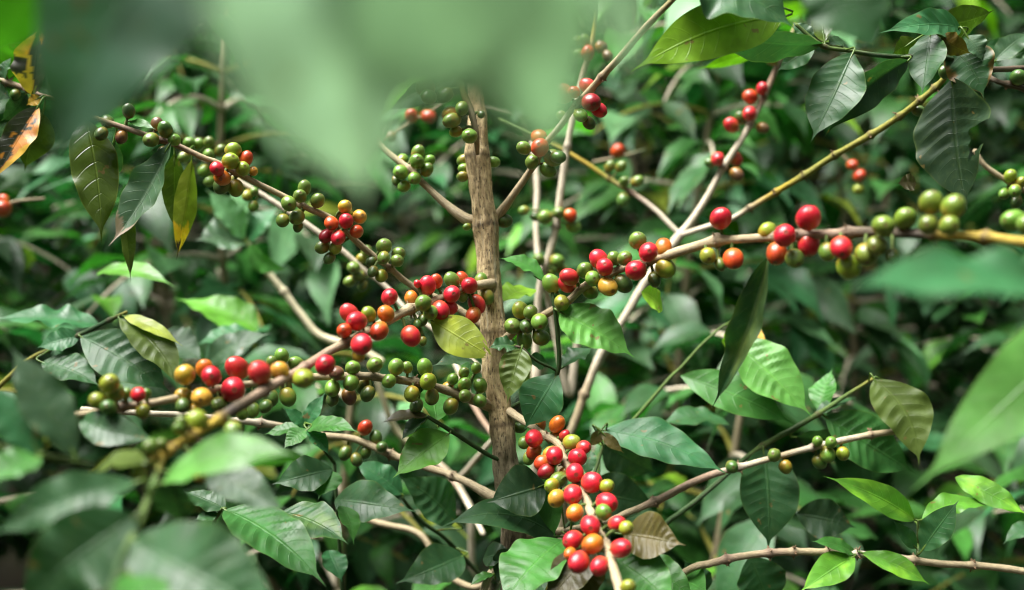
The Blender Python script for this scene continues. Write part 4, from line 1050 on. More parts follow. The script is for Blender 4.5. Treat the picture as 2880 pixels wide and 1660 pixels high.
# ------------------------------------------------------------------ leaves
def sick_orange(u, v, q, c):
    k = q + 0.9 * (v) + 0.35 * math.sin(u * 5)
    if k > 0.22:
        return np.array((0.012, 0.010, 0.009))
    if k > -0.25:
        return np.array((0.42, 0.15, 0.022)) * (1 - 0.3 * q)
    return np.array((0.45, 0.27, 0.03))


def sick_black(u, v, q, c):
    k = q * 0.9 + (0.5 - abs(u - 0.42)) * 1.5 - 0.25 + 0.25 * v
    if k > 0.02:
        return np.array((0.022, 0.018, 0.020))
    if k > -0.25 and u > .5:
        return np.array((0.50, 0.25, 0.02))
    return np.array((0.10, 0.13, 0.03)) if v > 0 else np.array((0.40, 0.24, 0.03))


def sheen_streak(u, v, q, c):  # uneven pale tint imitating sheen on the near leaves
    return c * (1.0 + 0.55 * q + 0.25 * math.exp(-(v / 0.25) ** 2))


def tip_burn(u, v, q, c):
    k = u + 0.25 * q
    if k > 0.88:
        return np.array((0.03, 0.02, 0.02))
    if k > 0.66:
        return np.array((0.55, 0.33, 0.02))
    return c * (1.2 if k < .4 else 1.0) + np.array((0.03, 0.03, 0)) * max(0, k - 0.3)


def dry_tip(u, v, q, c):
    k = u + 0.22 * q + 0.1 * abs(v)
    if k > 0.82:
        return np.array((0.16, 0.12, 0.09))
    return c


def olive_patch(u, v, q, c):
    return c * (1 + 0.8 * max(0, q)) + np.array((0.05, 0.035, 0.0)) * max(0.0, q + 0.1)


def brown_edge(u, v, q, c):
    if abs(v) > 0.86 + 0.3 * q:
        return np.array((0.14, 0.075, 0.025))
    return c


# --- central tree
leaf(brA, (1, 845, 700, .735), (1, 535, 1215, .71), 175, roll=35, curl=-.06, col='gy', wav=.22, fold=38, spots=dry_tip, label='grey green leaf with a dried tip')
leaf(brA, (1, 560, 700, .76), (1, 490, 960, .77), 90, roll=-40, col='dk', wav=.1)
leaf(brA, (1, 420, 590, .74), (1, 500, 1205, .72), 235, roll=190, col='ol', curl=-.05, bend=.05, label='olive leaf hanging with its underside showing')
leaf(brA, (1, 600, 980, .78), (1, 645, 1395, .79), 85, roll=160, col='ol', wav=.2, fold=35, pet=False)
leaf(brA, (1, 860, 760, .80), (1, 860, 1150, .81), 120, roll=170, col='ol', curl=.05, pet=True)
leaf(brA, (1, 945, 790, .80), (1, 870, 1285, .81), 120, roll=165, col='yg', curl=-.03, spots=tip_burn, fold=30, label='yellowing leaf with a burnt tip')
leaf(brA, (1, 640, 600, .74), (1, 770, 640, .73), 40, roll=40, col='gn')
leaf(brB, (5, 440, 120, .725), (5, 770, 320, .715), 195, roll=8, col='yg', curl=.05, fold=8, wav=.05, spots=olive_patch, bite=lambda u, v, q: u > 0.86 + 0.18 * q, label='yellow green leaf with a chewed end')
# leaves round the near end of branch B (soft, in front)
leaf(brB_tip, (4, 800, 930, .45), (4, 1480, 790, .44), 190, roll=45, col='fr', curl=.10, bend=-.06, wav=.12)
leaf(brB_tip, (4, 680, 925, .45), (4, -60, 1200, .42), 235, roll=24, col='gd', curl=.10, wav=.16, corr=1.0)
leaf(brB_tip, (4, 670, 1090, .43), (4, 60, 1560, .41), 430, roll=6, col='gd', curl=.08, wav=.16, corr=1.1)
leaf(brB_tip, (4, 660, 1210, .42), (4, 1500, 1640, .39), 500, roll=8, col='gd', curl=.08, wav=.14, corr=1.1)
leaf(brB_tip, (4, 850, 905, .48), (4, 905, 1130, .50), 190, roll=-35, col='dk', pet=True)
leaf(brB_tip, (4, 1020, 850, .52), (4, 1430, 1075, .50), 200, roll=20, col='gy', curl=.06, pet=False)
leaf(brB_tip, (4, 720, 830, .47), (4, 460, 880, .47), 130, roll=70, col='ol', curl=.16, wav=.05, fold=5)
leaf(brB_tip, (4, 640, 1380, .40), (4, 760, 1700, .36), 260, roll=15, col='gn', pet=True)
leaf(brD, (4, 395, 605, .58), (4, 790, 715, .57), 170, roll=25, col='gd', curl=.12, bend=.08)
leaf(brC, (3, 418, 1275, .66), (6, 135, 575, .68), 205, roll=18, col='dk', curl=.05, bend=-.06, fold=58, wav=.28, spots=olive_patch, label='withered dark leaf folded along its middle')
leaf(brN, (5, 1080, 85, .725), (5, 1450, 312, .71), 235, roll=38, col='fr', wav=.14, fold=12, curl=.05, corr=1.6, label='glossy bright green leaf')
leaf(brN, (5, 1066, 388, .745), (5, 900, 668, .74), 225, roll=18, col='te', wav=.08, curl=.04)
leaf(brN, (5, 1080, 365, .75), (5, 1245, 258, .76), 75, roll=60, col='gd', curl=.05)
leaf(brN, (2, 1005, 1390, .745), (2, 775, 1275, .75), 75, roll=62, col='gn', curl=.12)
leaf(brN, (5, 930, 330, .76), (5, 1020, 330, .77), 90, roll=25, col='md', pet=False)
leaf(brN2, (5, 890, 265, .725), (5, 817, 540, .715), 158, roll=16, col='ol', wav=.14, corr=1.5, fold=16, label='small bronze green young leaf')
leaf(brN2, (5, 855, 250, .73), (5, 722, 262, .725), 80, roll=40, col='gd', wav=.3, fold=30)
leaf(brN2, (5, 660, 335, .79), (5, 445, 352, .77), 60, roll=60, col='gy', curl=.1, pet=False)
leaf(brN3, (5, 530, 685, .755), (5, 252, 905, .735), 185, roll=32, col='br', curl=.06, wav=.12, label='bright green leaf on a thin dark stalk')
leaf(brN3, (5, 425, 600, .75), (5, 195, 632, .74), 62, roll=50, col='bd', fold=25, wav=.1, label='small purplish brown leaf')
leaf(brN3, (5, 428, 606, .75), (5, 290, 725, .74), 55, roll=60, col='gy', fold=25, label='small grey folded leaf')
leaf(brN3, (5, 470, 620, .77), (5, 430, 430, .80), 150, roll=25, col='gn')
leaf(brE, (5, 1000, 910, .76), (5, 1055, 1200, .75), 130, roll=10, col='gn', curl=.03, pet=True)
leaf(brE, (5, 1395, 1180, .68), (5, 1700, 1235, .66), 230, roll=20, col='bz', corr=1.8, wav=.1, curl=.05, label='bronze young leaf with ribbed surface')
leaf(brE, (5, 1250, 1260, .69), (5, 990, 1560, .67), 190, roll=22, col='bd', corr=1.5, label='dark bronze young leaf')
leaf(brE, (5, 1250, 1270, .70), (5, 1150, 1560, .68), 180, roll=10, col='bz', corr=1.5, label='bronze young leaf hanging below the cherries')
leaf(brE, (5, 1090, 1210, .72), (5, 780, 1540, .67), 290, roll=35, col='gn', corr=1.8, curl=.08, label='glossy bright green leaf under the cherries')
leaf(brE, (5, 1340, 1300, .68), (5, 1660, 1560, .64), 250, roll=28, col='gn', corr=1.5, curl=.06)
leaf(brE, (5, 1480, 1310, .76), (5, 1760, 1520, .74), 170, roll=25, col='gn', curl=.06)
leaf(brC, (2, 1480, 1440, .80), (5, 1588, 78, .82), 100, roll=50, col='li', curl=.10, pet=False, label='lime leaf behind the cherries')
leaf(brC, (5, 800, 30, .80), (2, 975, 1430, .84), 80, roll=60, col='li', curl=.06, pet=False)
leaf(topshoot, (2, 560, 300, .76), (2, 160, 630, .75), 100, roll=70, col='br', bend=.06, curl=.06)
leaf(topshoot, (2, 580, 380, .77), (2, 200, 560, .79), 130, roll=30, col='gd', pet=True)

# --- behind right tree, upper right leaf group
leaf(brG, (0, 1925, 40, .69), (0, 1552, 180, .67), 150, roll=12, col='li', curl=.03, bend=.07, wav=.08, fold=6, label='large lime leaf held flat to the light', pet=True)
leaf(brG, (0, 1640, -70, .68), (0, 1968, 78, .66), 150, roll=48, col='gd', wav=.24, curl=.08, corr=1.2, label='dark glossy leaf with a wavy margin')
leafy = thing('coffee_branch', 'leafy green twig across the top right, dark wavy leaves hanging from it', 'coffee branch', P(3, 1300, 290, .76))
brTR = branch(leafy, 'stem', [(3, 560, 120, .74, 10, 'G'), (3, 690, 225, .74, 12, 'G'), (3, 820, 250, .745, 12, 'G'), (3, 930, 268, .75, 14, 'g'), (3, 1100, 285, .76, 14, 'g'), (3, 1300, 290, .77, 14, 'g'), (3, 1500, 340, .79, 16, 'd'), (3, 1950, 330, .84, 18, 'd')], holder=leafy, nodes=[(3, 700, 225), (3, 1110, 285)], spurs=-3)
leaf(brTR, (3, 690, 218, .74), (3, 115, 150, .72), 180, roll=-48, col='dk', curl=.05, wav=.1)
leaf(brTR, (3, 640, 195, .745), (3, 540, 110, .75), 80, roll=30, col='gd', pet=True)
leaf(brTR, (3, 700, 205, .745), (3, 655, -60, .76), 120, roll=150, col='ol')
leaf(brTR, (3, 840, 260, .735), (3, 632, 702, .72), 265, roll=14, col='gd', wav=.16, fold=10, curl=.03, corr=.8, label='dark wavy leaf with pale midrib')
leaf(brTR, (3, 1110, 300, .75), (3, 690, 690, .75), 170, roll=-30, col='dk', wav=.14, fold=28, bend=.10)
leaf(brTR, (3, 650, 240, .80), (3, 465, 355, .82), 110, roll=20, col='gd', pet=True)
leaf(brTR, (3, 720, 215, .76), (3, 800, 205, .77), 60, roll=40, col='gd')
leaf(brI, (3, 460, 200, .95), (3, 65, 342, .92), 85, roll=140, col='li', wav=.12, curl=-.05, label='lime leaf dotted with dark holes')
leaf(brI, (3, 500, 225, 1.0), (3, 600, 215, .98), 50, roll=140, col='li', curl=-.05)
leaf(brH, (3, 1370, 140, .775), (3, 965, 165, .75), 140, roll=35, col='te', curl=.10, wav=.14, corr=1.4)
leaf(brH, (3, 1265, 125, .78), (3, 1535, 50, .79), 150, roll=155, col='ol', curl=-.08)
leaf(brH, (3, 1225, 165, .765), (3, 1180, 470, .745), 180, roll=22, col='gd', wav=.14, curl=.06)
leaf(brH, (3, 1275, 180, .76), (3, 1430, 265, .75), 110, roll=150, col='bz', curl=-.14, wav=.15)
leaf(brH, (3, 1400, 180, .765), (3, 1480, 310, .76), 100, roll=35, col='gy', curl=.1)
leaf(brH, (3, 1335, 245, .775), (3, 1485, 490, .76), 230, roll=16, col='gd', wav=.12, bend=-.08, spots=brown_edge)
leaf(brH, (3, 1150, 200, .77), (3, 1030, 270, .77), 90, roll=160, col='ol', wav=.2)
leaf(brH, (3, 1330, 385, .77), (3, 1405, 1040, .745), 345, roll=-40, col='vd', wav=.10, bend=.0, corr=1.2, curl=.02, bite=lambda u, v, q: (v < -0.45 and 0.45 < u < 0.62 + .1 * q and q > -0.35), label='large near-black leaf with chewed holes')
leaf(brH, (3, 1150, 900, .755), (3, 1055, 905, .75), 90, roll=10, col='bd', wav=.3, pet=False, label='dried brown scrap of leaf')
leaf(brT, (3, 1540, 300, .82), (3, 1720, 160, .83), 110, roll=20, col='gy', pet=True)
leaf(brT, (3, 1590, 290, .83), (3, 1760, 240, .82), 60, roll=40, col='gn', pet=True)
leaf(brT, (3, 1500, 220, .85), (3, 1640, 260, .86), 80, roll=30, col='gd', pet=False)

# --- lower right twig
leaf(brL, (6, 855, 1278, .80), (6, 632, 1215, .79), 70, roll=40, col='gn', curl=.06)
leaf(brL, (6, 845, 1290, .795), (6, 570, 1470, .77), 150, roll=18, col='br', curl=.05, wav=.08, spots=olive_patch)
leaf(brL, (6, 882, 1272, .795), (6, 1222, 1432, .78), 105, roll=26, col='br', curl=.07, wav=.1, spots=olive_patch)
leaf(brL2, (6, 1145, 1108, .79), (6, 692, 893, .77), 138, roll=24, col='br', curl=.06, wav=.1, spots=olive_patch, label='lime green leaf with mottled pale patches')
leaf(brL2, (6, 1152, 1248, .79), (6, 1033, 1105, .785), 75, roll=18, col='gd')
leaf(brL2, (6, 1178, 1262, .785), (6, 1365, 1010, .77), 148, roll=12, col='gd', curl=.03)
leaf(brL2, (6, 1180, 1110, .80), (6, 1550, 1045, .81), 90, roll=45, col='br', wav=.22, bend=-.12, curl=.06)
leaf(brL2, (6, 1345, 900, .83), (6, 1720, 1095, .80), 120, roll=30, col='br', wav=.16, spots=olive_patch, pet=False)
leaf(brL, (6, 1760, 1130, .86), (6, 1580, 1230, .85), 70, roll=40, col='gd', pet=False)
leaf(brL, (5, 1640, 1395, .83), (6, 140, 1480, .78), 220, roll=25, col='gn', pet=True)
leaf(brL, (6, 100, 1480, .84), (6, 0, 1300, .84), 150, roll=25, col='gd', pet=False)

# --- lower right shoot
leaf(brM, (6, 245, 222, .87), (6, 640, 602, .83), 250, roll=34, col='fr', corr=1.9, curl=.06, wav=.08, label='broad bright green ribbed leaf', pet=False)
leaf(brM2, (6, 245, 170, .90), (6, 250, 300, .9), 120, roll=30, col='li')
leaf(brM2, (6, 290, 140, .90), (6, 420, 235, .88), 50, roll=20, col='ye', label='yellow withered leaf end')
leaf(brM, (6, -10, 398, .88), (6, 555, 640, .85), 205, roll=26, col='gn', curl=.05, wav=.08, pet=False)
leaf(brM, (6, 678, 570, .87), (6, 740, 365, .89), 120, roll=30, col='gn', corr=2.2)
leaf(brM, (6, 660, 590, .86), (6, 860, 505, .87), 60, roll=50, col='gd')
leaf(brM, (6, 705, 600, .86), (6, 1150, 880, .86), 260, roll=20, col='md', corr=1.7, curl=.05)
leaf(brM, (6, 945, 418, .845), (6, 1165, 850, .815), 250, roll=15, col='ol', corr=1.1, bend=-.12, curl=.05, label='olive bronze ribbed leaf')
leaf(brM, (6, 965, 410, .86), (6, 1215, 560, .87), 110, roll=150, col='ol', curl=-.1)
leaf(brM, (6, 398, 760, .855), (6, 420, 1270, .83), 295, roll=16, col='gd', curl=.04, wav=.05, corr=.9, label='dark green oval leaf hanging straight down')
leaf(brM, (6, 560, 700, .87), (6, 830, 700, .88), 110, roll=-30, col='dk')
leaf(brM, (6, 560, 1080, .89), (6, 860, 1150, .88), 200, roll=10, col='dk', pet=False)
leaf(brM, (6, 330, 1290, .86), (6, 430, 1560, .86), 250, roll=16, col='gd', pet=False)
leaf(brY2, (5, 1290, 668, .83), (6, 232, 892, .79), 200, roll=32, col='te', curl=.07, wav=.16, fold=10, corr=1.0, label='broad mid green leaf with a rolled lower edge')
leaf(brY2, (5, 1280, 672, .82), (5, 1220, 752, .815), 60, roll=-10, col='bz', label='tiny brown leaf of a pair')
leaf(brY2, (5, 1285, 680, .815), (5, 1397, 782, .81), 58, roll=12, col='bz', label='tiny brown leaf of a pair')
leaf(brY2, (5, 1290, 740, .87), (5, 1560, 880, .87), 200, roll=-25, col='dk', curl=.03)
leaf(brY2, (5, 1210, 960, .86), (5, 1560, 1030, .88), 230, roll=8, col='dk', curl=.03)
leaf(brY2, (5, 1230, 770, .86), (5, 1215, 900, .85), 90, roll=10, col='gd')
leaf(brY2, (6, 230, 640, .93), (6, -120, 640, .92), 100, roll=60, col='gd', curl=.1, wav=.12, pet=False)

# --- foot of the trunk
leaf(brY2, (5, 1060, 1190, .765), (5, 478, 1152, .735), 185, roll=28, col='gd', curl=.10, bend=.09, wav=.09, corr=.9, label='long dark leaf with a pale midrib')
leaf(brY2, (5, 1010, 940, .755), (5, 715, 1025, .745), 250, roll=14, col='dk', curl=.03)
leaf(brY, (5, 600, 1285, .88), (5, 262, 1425, .84), 200, roll=24, col='gd', curl=.08, bend=-.05)
leaf(brY, (5, 560, 1120, .86), (5, 265, 890, .84), 200, roll=28, col='gd', corr=1.6, curl=.05, bend=.05)
leaf(brY, (5, -30, 1010, .82), (5, 378, 1070, .80), 195, roll=30, col='gd', curl=.10, wav=.10, bend=.03, pet=False)
leaf(brY, (5, 300, 985, .86), (5, 60, 820, .86), 140, roll=30, col='te', curl=.08)
leaf(brY3, (5, 900, 1290, .86), (5, 770, 1430, .85), 100, roll=30, col='bd', pet=False)
leaf(brN4, (5, 760, 1390, .79), (5, 755, 1220, .78), 60, roll=20, col='gn')
leaf(brN4, (5, 750, 1380, .78), (5, 630, 1440, .77), 45, roll=45, col='gn', curl=.15)

# --- lower left plants
leaf(brW, (4, 1508, 655, .795), (4, 1395, 553, .79), 68, roll=30, col='te')
leaf(brW, (4, 1500, 650, .795), (4, 1605, 480, .80), 80, roll=28, col='te')
leaf(brW, (4, 1520, 655, .79), (4, 1780, 680, .76), 95, roll=48, col='gn', corr=2.0, curl=.1)
leaf(brW, (4, 1518, 662, .785), (4, 1395, 765, .77), 80, roll=40, col='gn', corr=2.0)
leaf(brW, (4, 1518, 665, .785), (4, 1625, 795, .77), 75, roll=40, col='te', corr=1.6)
leaf(brW, (4, 1500, 660, .80), (4, 1300, 690, .80), 60, roll=50, col='gn', corr=1.6)
leaf(brX, (4, 1110, 1060, .725), (4, 1610, 1440, .68), 265, roll=36, col='md', corr=1.7, curl=.08, wav=.10, label='broad glossy green leaf rippled between its veins')
leaf(brX, (4, 1110, 1055, .73), (4, 905, 970, .74), 110, roll=40, col='gd', curl=.06)
leaf(brX, (4, 1075, 1080, .73), (4, 960, 1110, .72), 60, roll=40, col='gd')
leaf(brY, (5, 760, 1380, .76), (5, 900, 1240, .74), 130, roll=25, col='dk', pet=False)
leaf(brY, (5, 880, 1330, .765), (5, 1010, 1480, .74), 150, roll=30, col='gd', pet=False)
leaf(brY, (5, 700, 1300, .77), (5, 860, 1290, .75), 110, roll=30, col='dk', pet=False)
leaf(brX, (4, 1390, 1070, .74), (4, 1720, 1230, .71), 190, roll=40, col='gd', curl=.06, corr=1.2, pet=False, spots=olive_patch)
leaf(brX, (4, 1640, 860, .80), (4, 1340, 935, .78), 170, roll=30, col='gd', curl=.05, pet=False)
leaf(brX, (4, 1640, 870, .80), (4, 1570, 1010, .78), 150, roll=25, col='gn', pet=False)
leaf(brX, (4, 1684, 1040, .8), (5, 60, 1235, .77), 90, roll=40, col='gn', pet=False)
leaf(brX, (4, 1250, 930, .82), (4, 1010, 1000, .80), 120, roll=35, col='gd', pet=False)
leaf(brX, (4, 1620, 1260, .84), (4, 1690, 1420, .82), 120, roll=30, col='te', pet=False)
leaf(brV, (4, 398, 205, .845), (4, 850, 490, .83), 250, roll=22, col='gd', corr=1.3, curl=.06, wav=.07, label='broad dark ribbed leaf')
leaf(brV, (4, 590, 118, .84), (4, 885, 475, .81), 175, roll=28, col='ol', corr=2.0, curl=.07, bend=-.04, label='bronze green ribbed leaf')
leaf(brV, (4, 612, 105, .84), (4, 905, 255, .83), 68, roll=35, col='yg', curl=.08, label='yellow lime leaf at the tip')
leaf(brV, (4, 392, 205, .85), (4, 178, 262, .84), 115, roll=28, col='te', corr=1.4)
leaf(brV, (4, 210, 330, .84), (4, 500, 455, .82), 150, roll=38, col='gd', corr=1.4, curl=.06)
leaf(brV, (4, 490, 150, .92), (4, -40, 120, .9), 110, roll=62, col='te', wav=.2, curl=.06, pet=False)
leaf(brV, (4, -60, 620, .62), (4, -60, 400, .62), 120, roll=30, col='gd', pet=False)
lfront = thing('coffee_branch', 'soft-focus leafy twig at the lower left edge holding a tall upright dark leaf', 'coffee branch', P(4, -100, 740, .45))
brFL = branch(lfront, 'stem', [(4, -150, 735, .44, 18, 'G'), (4, 0, 750, .45, 19, 'G'), (4, 180, 785, .46, 20, 'G'), (4, 360, 820, .47, 18, 'G'), (4, 460, 840, .475, 12, 'g')], holder=lfront)
leaf(brFL, (4, 372, 800, .465), (4, 50, 250, .47), 235, roll=15, col='gy', curl=.04)
leaf(brFL, (4, 200, 785, .46), (4, -60, 440, .46), 200, roll=20, col='te', curl=.03)
leaf(brFL, (4, 190, 800, .455), (4, -120, 940, .43), 150, roll=50, col='gn', curl=.06)

# --- left edge, sick twig
leaf(brZ, (1, 160, 470, .815), (1, 205, 90, .81), 175, roll=30, col='yg', fold=30, wav=.22, spots=sick_black, label='yellow leaf with a large black patch')
leaf(brZ, (1, 190, 525, .80), (1, -30, 900, .78), 150, roll=20, col='ye', fold=25, wav=.15, curl=.06, spots=sick_orange, label='leaf half orange, half black')
leaf(brZ, (1, 210, 560, .82), (1, 120, 850, .83), 190, roll=185, col='ol', curl=-.03)
leaf(brZ, (1, 40, 400, .83), (1, 170, 210, .84), 230, roll=160, col='br', curl=-.05)
leaf(brZ, (1, 130, 460, .83), (1, 0, 600, .82), 110, roll=-30, col='dk')
leaf(brZ, (1, 200, 480, .815), (1, 130, 520, .81), 60, roll=20, col='ye')
leaf(brZ, (1, 20, 400, .82), (1, 60, 280, .82), 45, roll=60, col='gd', curl=.1)
leaf(brZ, (1, -20, 420, .81), (1, 60, 490, .80), 70, roll=-30, col='dk')

# pale tuft on the bare cream stem and leaves behind
leaf(brP, (1, 1200, 1180, 1.14), (1, 1010, 930, 1.12), 130, roll=45, col='pa', curl=.08)
leaf(brP, (1, 1190, 1170, 1.15), (1, 1180, 900, 1.17), 140, roll=40, col='pa', curl=.06)
leaf(brP, (1, 1200, 1200, 1.14), (1, 960, 1190, 1.10), 130, roll=60, col='gy', curl=.1)
leaf(brP, (1, 1220, 1190, 1.15), (1, 1380, 1020, 1.16), 110, roll=45, col='te', curl=.1)
leaf(brP, (1, 1230, 1210, 1.14), (1, 1430, 1330, 1.12), 100, roll=-20, col='gn', curl=.15, bend=.12)
leaf(brP, (1, 1160, 1090, 1.15), (1, 1080, 1060, 1.13), 120, roll=40, col='br')
leaf(brP, (4, 1270, 180, 1.1), (4, 860, 20, 1.12), 150, roll=50, col='br', pet=False)
leaf(brP, (4, 1260, 190, 1.05), (4, 960, 250, 1.02), 80, roll=65, col='te', pet=False)
leaf(brP, (1, 480, 1350, 1.0), (1, 870, 1420, .97), 95, roll=50, col='br', curl=.1, pet=False)
leaf(brP, (4, 1020, 340, .98), (4, 1340, 190, .98), 130, roll=40, col='gy', curl=.1, pet=False)
leaf(brP, (4, 760, 200, 1.0), (4, 1010, 330, .98), 170, roll=35, col='gy', pet=False)

# ------------------------------------------------------------------ near, out of focus leaves
top = thing('coffee_branch', 'blurred pale green leaves hanging into the top of the view right before the camera', 'coffee branch', P(0, 1100, -420, .20))
brO = branch(top, 'stem', [(0, 500, -350, .16, 14, 'G'), (0, 800, -380, .155, 15, 'G'), (0, 1100, -390, .15, 16, 'G'), (0, 1450, -330, .155, 15, 'G'), (0, 1700, -300, .16, 12, 'G')], holder=top)
leaf(brO, (0, 1010, -360, .10), (0, 1180, 290, .17), 540, roll=10, col='sm', lan=.8, spots=sheen_streak, curl=.05, wav=.12, NU=30, NV=10)
leaf(brO, (0, 800, -330, .15), (0, 1000, 240, .225), 330, roll=8, col='mi', lan=.68, spots=sheen_streak, curl=.05, wav=.2, NU=30, NV=10)
leaf(brO, (0, 640, -330, .135), (0, 892, 525, .245), 430, roll=12, col='mi', lan=.68, spots=sheen_streak, curl=.05, wav=.10, NU=30, NV=10)
leaf(brO, (0, 1110, -360, .135), (0, 1362, 395, .235), 380, roll=12, col='sm', lan=.68, spots=sheen_streak, curl=.05, wav=.10, NU=30, NV=10)
leaf(brO, (0, 1490, -300, .16), (0, 1575, 225, .22), 140, roll=8, col='mi', lan=.68, spots=sheen_streak, curl=.05, wav=.08, NU=30, NV=10)
lt = thing('coffee_branch', 'blurred dark blue-green leaf drooping across the upper left', 'coffee branch', P(0, 480, -260, .30))
brO2 = branch(lt, 'stem', [(0, 330, -330, .32, 12, 'G'), (0, 480, -260, .27, 12, 'G'), (0, 550, -210, .25, 10, 'G')], holder=lt)
leaf(brO2, (0, 540, -200, .30), (0, 135, 490, .30), 390, roll=26, col='sl', lan=.7, spots=sheen_streak, curl=.06, bend=.08, wav=.10, NU=30, NV=10)
lc = thing('coffee_branch', 'blurred lime leaf cutting the top left corner', 'coffee branch', P(0, 160, -180, .32))
brO3 = branch(lc, 'stem', [(0, 240, -240, .33, 9, 'G'), (0, 150, -160, .32, 9, 'G'), (0, 120, -110, .32, 8, 'G')], holder=lc)
leaf(brO3, (0, 130, -130, .32), (0, -90, 190, .31), 160, roll=150, col='br', curl=-.04, NU=30, NV=10)
rt = thing('coffee_branch', 'blurred dark green leaf pointing down at the top right', 'coffee branch', P(0, 2050, -160, .38))
brO4 = branch(rt, 'stem', [(0, 1960, -240, .39, 9, 'G'), (0, 2020, -140, .385, 9, 'G'), (0, 2050, -90, .38, 8, 'G')], holder=rt)
leaf(brO4, (0, 2040, -110, .38), (0, 2170, 140, .37), 210, roll=14, col='gd', curl=.03, NU=30, NV=10)
rg = thing('coffee_branch', 'big blurred bright green leaf slanting down at the right edge', 'coffee branch', P(0, 2720, 720, .42))
brO5 = branch(rg, 'stem', [(0, 2900, 620, .44, 12, 'G'), (0, 2740, 720, .43, 12, 'G'), (0, 2680, 780, .42, 10, 'G')], holder=rg)
leaf(brO5, (0, 2740, 760, .46), (0, 2245, 1215, .44), 205, roll=4, col='fr', curl=.03, wav=.08, fold=5, NU=30, NV=10)
rh = thing('coffee_branch', 'blurred grey-green leaf lying level at the right edge under the yellow twig', 'coffee branch', P(0, 2760, 680, .36))
brO6 = branch(rh, 'stem', [(0, 2900, 660, .38, 12, 'G'), (0, 2760, 680, .37, 11, 'G'), (0, 2700, 690, .36, 10, 'G')], holder=rh)
leaf(brO6, (0, 2720, 745, .37), (0, 2050, 715, .34), 140, roll=56, col='te', curl=.06, wav=.22, corr=2.5, spots=sheen_streak, NU=30, NV=10)

# ------------------------------------------------------------------ the plantation behind
G = 'coffee shrubs standing behind in the plantation'
LOWB = [(-0.62, 1.20, 1.10, .30, 'low coffee bush filling the gap below the left branches'), (-0.18, 1.26, 1.06, .30, 'low coffee bush just left of the trunk foot'),
        (0.28, 1.24, 1.08, .30, 'low coffee bush between trunk and lower right twig'), (0.70, 1.20, 1.04, .28, 'low coffee bush behind the hanging oval leaf')]
for i, (x, y, h, sp, lab) in enumerate(LOWB):
    shrub(lab, x, y, h, sp, W_MID if i != 1 else W_LIGHT, group='low coffee bushes', seed=140 + i, z0=0.45, leaf_len=0.10, nu=9)
BACK = [  # x, y, height, spread, tint, reds, label
    (-0.42, 1.62, 1.55, .46, W_LIGHT, 3, 'bright coffee shrub standing behind the upper left branch of the trunk'),
    (0.33, 1.66, 1.62, .46, W_LIGHT, 4, 'bright coffee shrub seen between the trunk and the pale forking stem'),
    (0.95, 1.62, 1.30, .42, W_MID, 0, 'shaded coffee shrub behind the lower right shoot'),
    (-1.02, 1.62, 1.38, .44, W_MID, 2, 'coffee shrub at the left edge behind the sick twig'),
    (0.02, 2.05, 1.85, .5, W_LIGHT, 5, 'tall coffee shrub directly behind the tan trunk'),
    (0.72, 2.15, 1.9, .5, W_MID, 5, 'tall coffee shrub behind the pale forking stem and its red cherries'),
    (-0.72, 2.15, 1.8, .5, W_DARK, 0, 'dark coffee shrub behind the blurred blue-green leaf'),
    (1.38, 2.1, 1.85, .5, W_DARK, 0, 'dark coffee shrub behind the near-black hanging leaf'),
    (-1.4, 2.2, 1.9, .5, W_DARK, 1, 'dark coffee shrub beyond the left edge twigs'),
]
for i, (x, y, h, sp, w, reds, lab) in enumerate(BACK):
    shrub(lab, x, y, h, sp, w, group=G, seed=20 + i, reds=reds, z0=0.3, leaf_len=0.125)
FAR = [(-1.9, 3.0), (-1.1, 3.1), (-0.35, 2.9), (0.4, 3.05), (1.15, 2.95), (1.9, 3.1), (-2.2, 3.9), (-1.3, 4.0), (-0.4, 3.9), (0.5, 4.0), (1.4, 3.9), (2.3, 4.0)]
for i, (x, y) in enumerate(FAR):
    shrub('dark coffee shrub in the back rows, only glimpsed through the gaps', x, y, 2.0 + 0.25 * math.sin(i * 2.1), .62, W_DARK if i % 3 else W_MID, group='back row coffee shrubs', seed=60 + i, z0=0.3, leaf_len=0.12, density=0.8, nu=5, nv=2)

# the far slope, one mass of leaves
n = 26000
B = np.zeros((n, 3))
B[:, 0] = rng.uniform(-7, 7, n)
B[:, 1] = rng.uniform(4.6, 9.5, n)
gz = np.array([ground_z(x, y) for x, y in B[:, :2]])
B[:, 2] = gz + rng.uniform(0, 1, n) ** 0.7 * (1.7 + 0.5 * np.sin(B[:, 0] * 3.1) * np.sin(B[:, 1] * 2.3))
th = rng.uniform(0, 6.28, n)
A = np.stack([np.cos(th), np.sin(th), rng.uniform(-1.0, 0.1, n)], -1)
N = np.stack([rng.normal(0, .4, n), rng.normal(0, .4, n), np.ones(n)], -1)
L = rng.uniform(0.13, 0.24, n)
V, F, T, lv = foliage('far_foliage', B, A, N, L, L * 0.45, pal_colors(n, W_DARK), rng.uniform(.04, .14, n), 5, 2)
o = part('far_foliage', mesh_np('far_foliage', V, F, M_LEAF, {'tint': ('FLOAT_COLOR', T), 'lv': ('FLOAT_VECTOR', lv)}), None, (0, 0, 0))
o['kind'] = 'stuff'
o['label'] = 'dark mass of coffee leaves covering the slope far behind'
o['category'] = 'foliage'

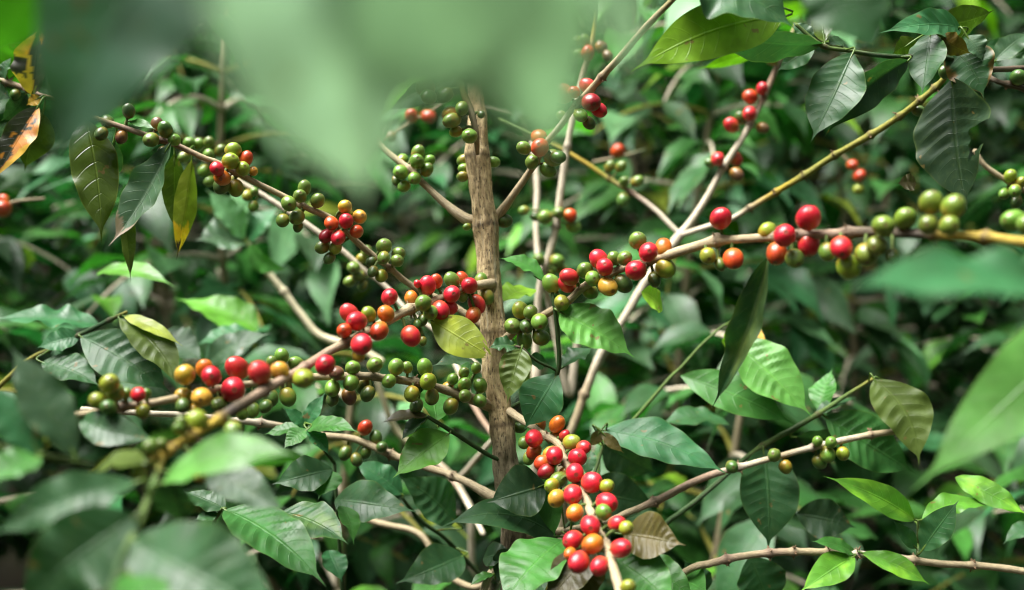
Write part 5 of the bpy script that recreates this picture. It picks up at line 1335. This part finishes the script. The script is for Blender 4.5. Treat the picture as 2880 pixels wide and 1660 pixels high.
# unseen foliage added beside and behind the camera to shade light from the sides
n = 15000
th = rng.uniform(0, 2 * math.pi, n)
rad = rng.uniform(1.7, 3.3, n)
B = np.stack([rad * np.cos(th), 0.4 + rad * np.sin(th), rng.uniform(0.0, 1.0, n) ** 0.8 * (2.7 + 0.4 * np.sin(th * 7))], -1)
B = B[~((B[:, 1] > 0.9) & (np.abs(B[:, 0]) < 0.62 * B[:, 1] + 0.55))]
n = len(B)
A = np.stack([rng.normal(0, 1, n), rng.normal(0, 1, n), rng.uniform(-1.0, 0.1, n)], -1)
N = np.stack([rng.normal(0, .4, n), rng.normal(0, .4, n), np.ones(n)], -1)
L = rng.uniform(0.16, 0.26, n)
V, F, T, lv = foliage('added_surround', B, A, N, L, L * 0.45, pal_colors(n, W_MID), rng.uniform(.04, .14, n), 5, 2)
o = part('added_surround', mesh_np('added_surround', V, F, M_LEAF, {'tint': ('FLOAT_COLOR', T), 'lv': ('FLOAT_VECTOR', lv)}), None, (0, 0, 0))
o['kind'] = 'stuff'
o['label'] = 'unseen coffee foliage added around the camera to block side light'
o['category'] = 'foliage'

# unseen leaf clumps added overhead to break the light into patches
n = 24000
cl = np.stack([rng.uniform(-6, 6, 70), rng.uniform(-5, 6, 70), rng.uniform(3.6, 5.4, 70)], -1)
cl = cl[np.hypot(cl[:, 0] + 1.0, cl[:, 1] - 1.8) > 2.3]
cl = np.vstack([cl, np.stack([rng.uniform(-7, 5, 70), rng.uniform(3.0, 8.0, 70), rng.uniform(3.4, 5.0, 70)], -1)])  # more clumps placed to darken the back rows
k = rng.integers(0, len(cl), n)
B = cl[k] + rng.normal(0, 1, (n, 3)) * np.array((0.48, 0.48, 0.22))
A = np.stack([rng.normal(0, 1, n), rng.normal(0, 1, n), rng.uniform(-.8, 0.1, n)], -1)
N = np.stack([rng.normal(0, .5, n), rng.normal(0, .5, n), np.ones(n)], -1)
L = rng.uniform(0.16, 0.26, n)
V, F, T, lv = foliage('added_canopy', B, A, N, L, L * 0.45, pal_colors(n, W_MID), rng.uniform(.04, .14, n), 5, 2)
o = part('added_canopy', mesh_np('added_canopy', V, F, M_LEAF, {'tint': ('FLOAT_COLOR', T), 'lv': ('FLOAT_VECTOR', lv)}), None, (0, 0, 0))
o['kind'] = 'stuff'
o['label'] = 'unseen broken leaf canopy added overhead to pattern the light'
o['category'] = 'foliage'
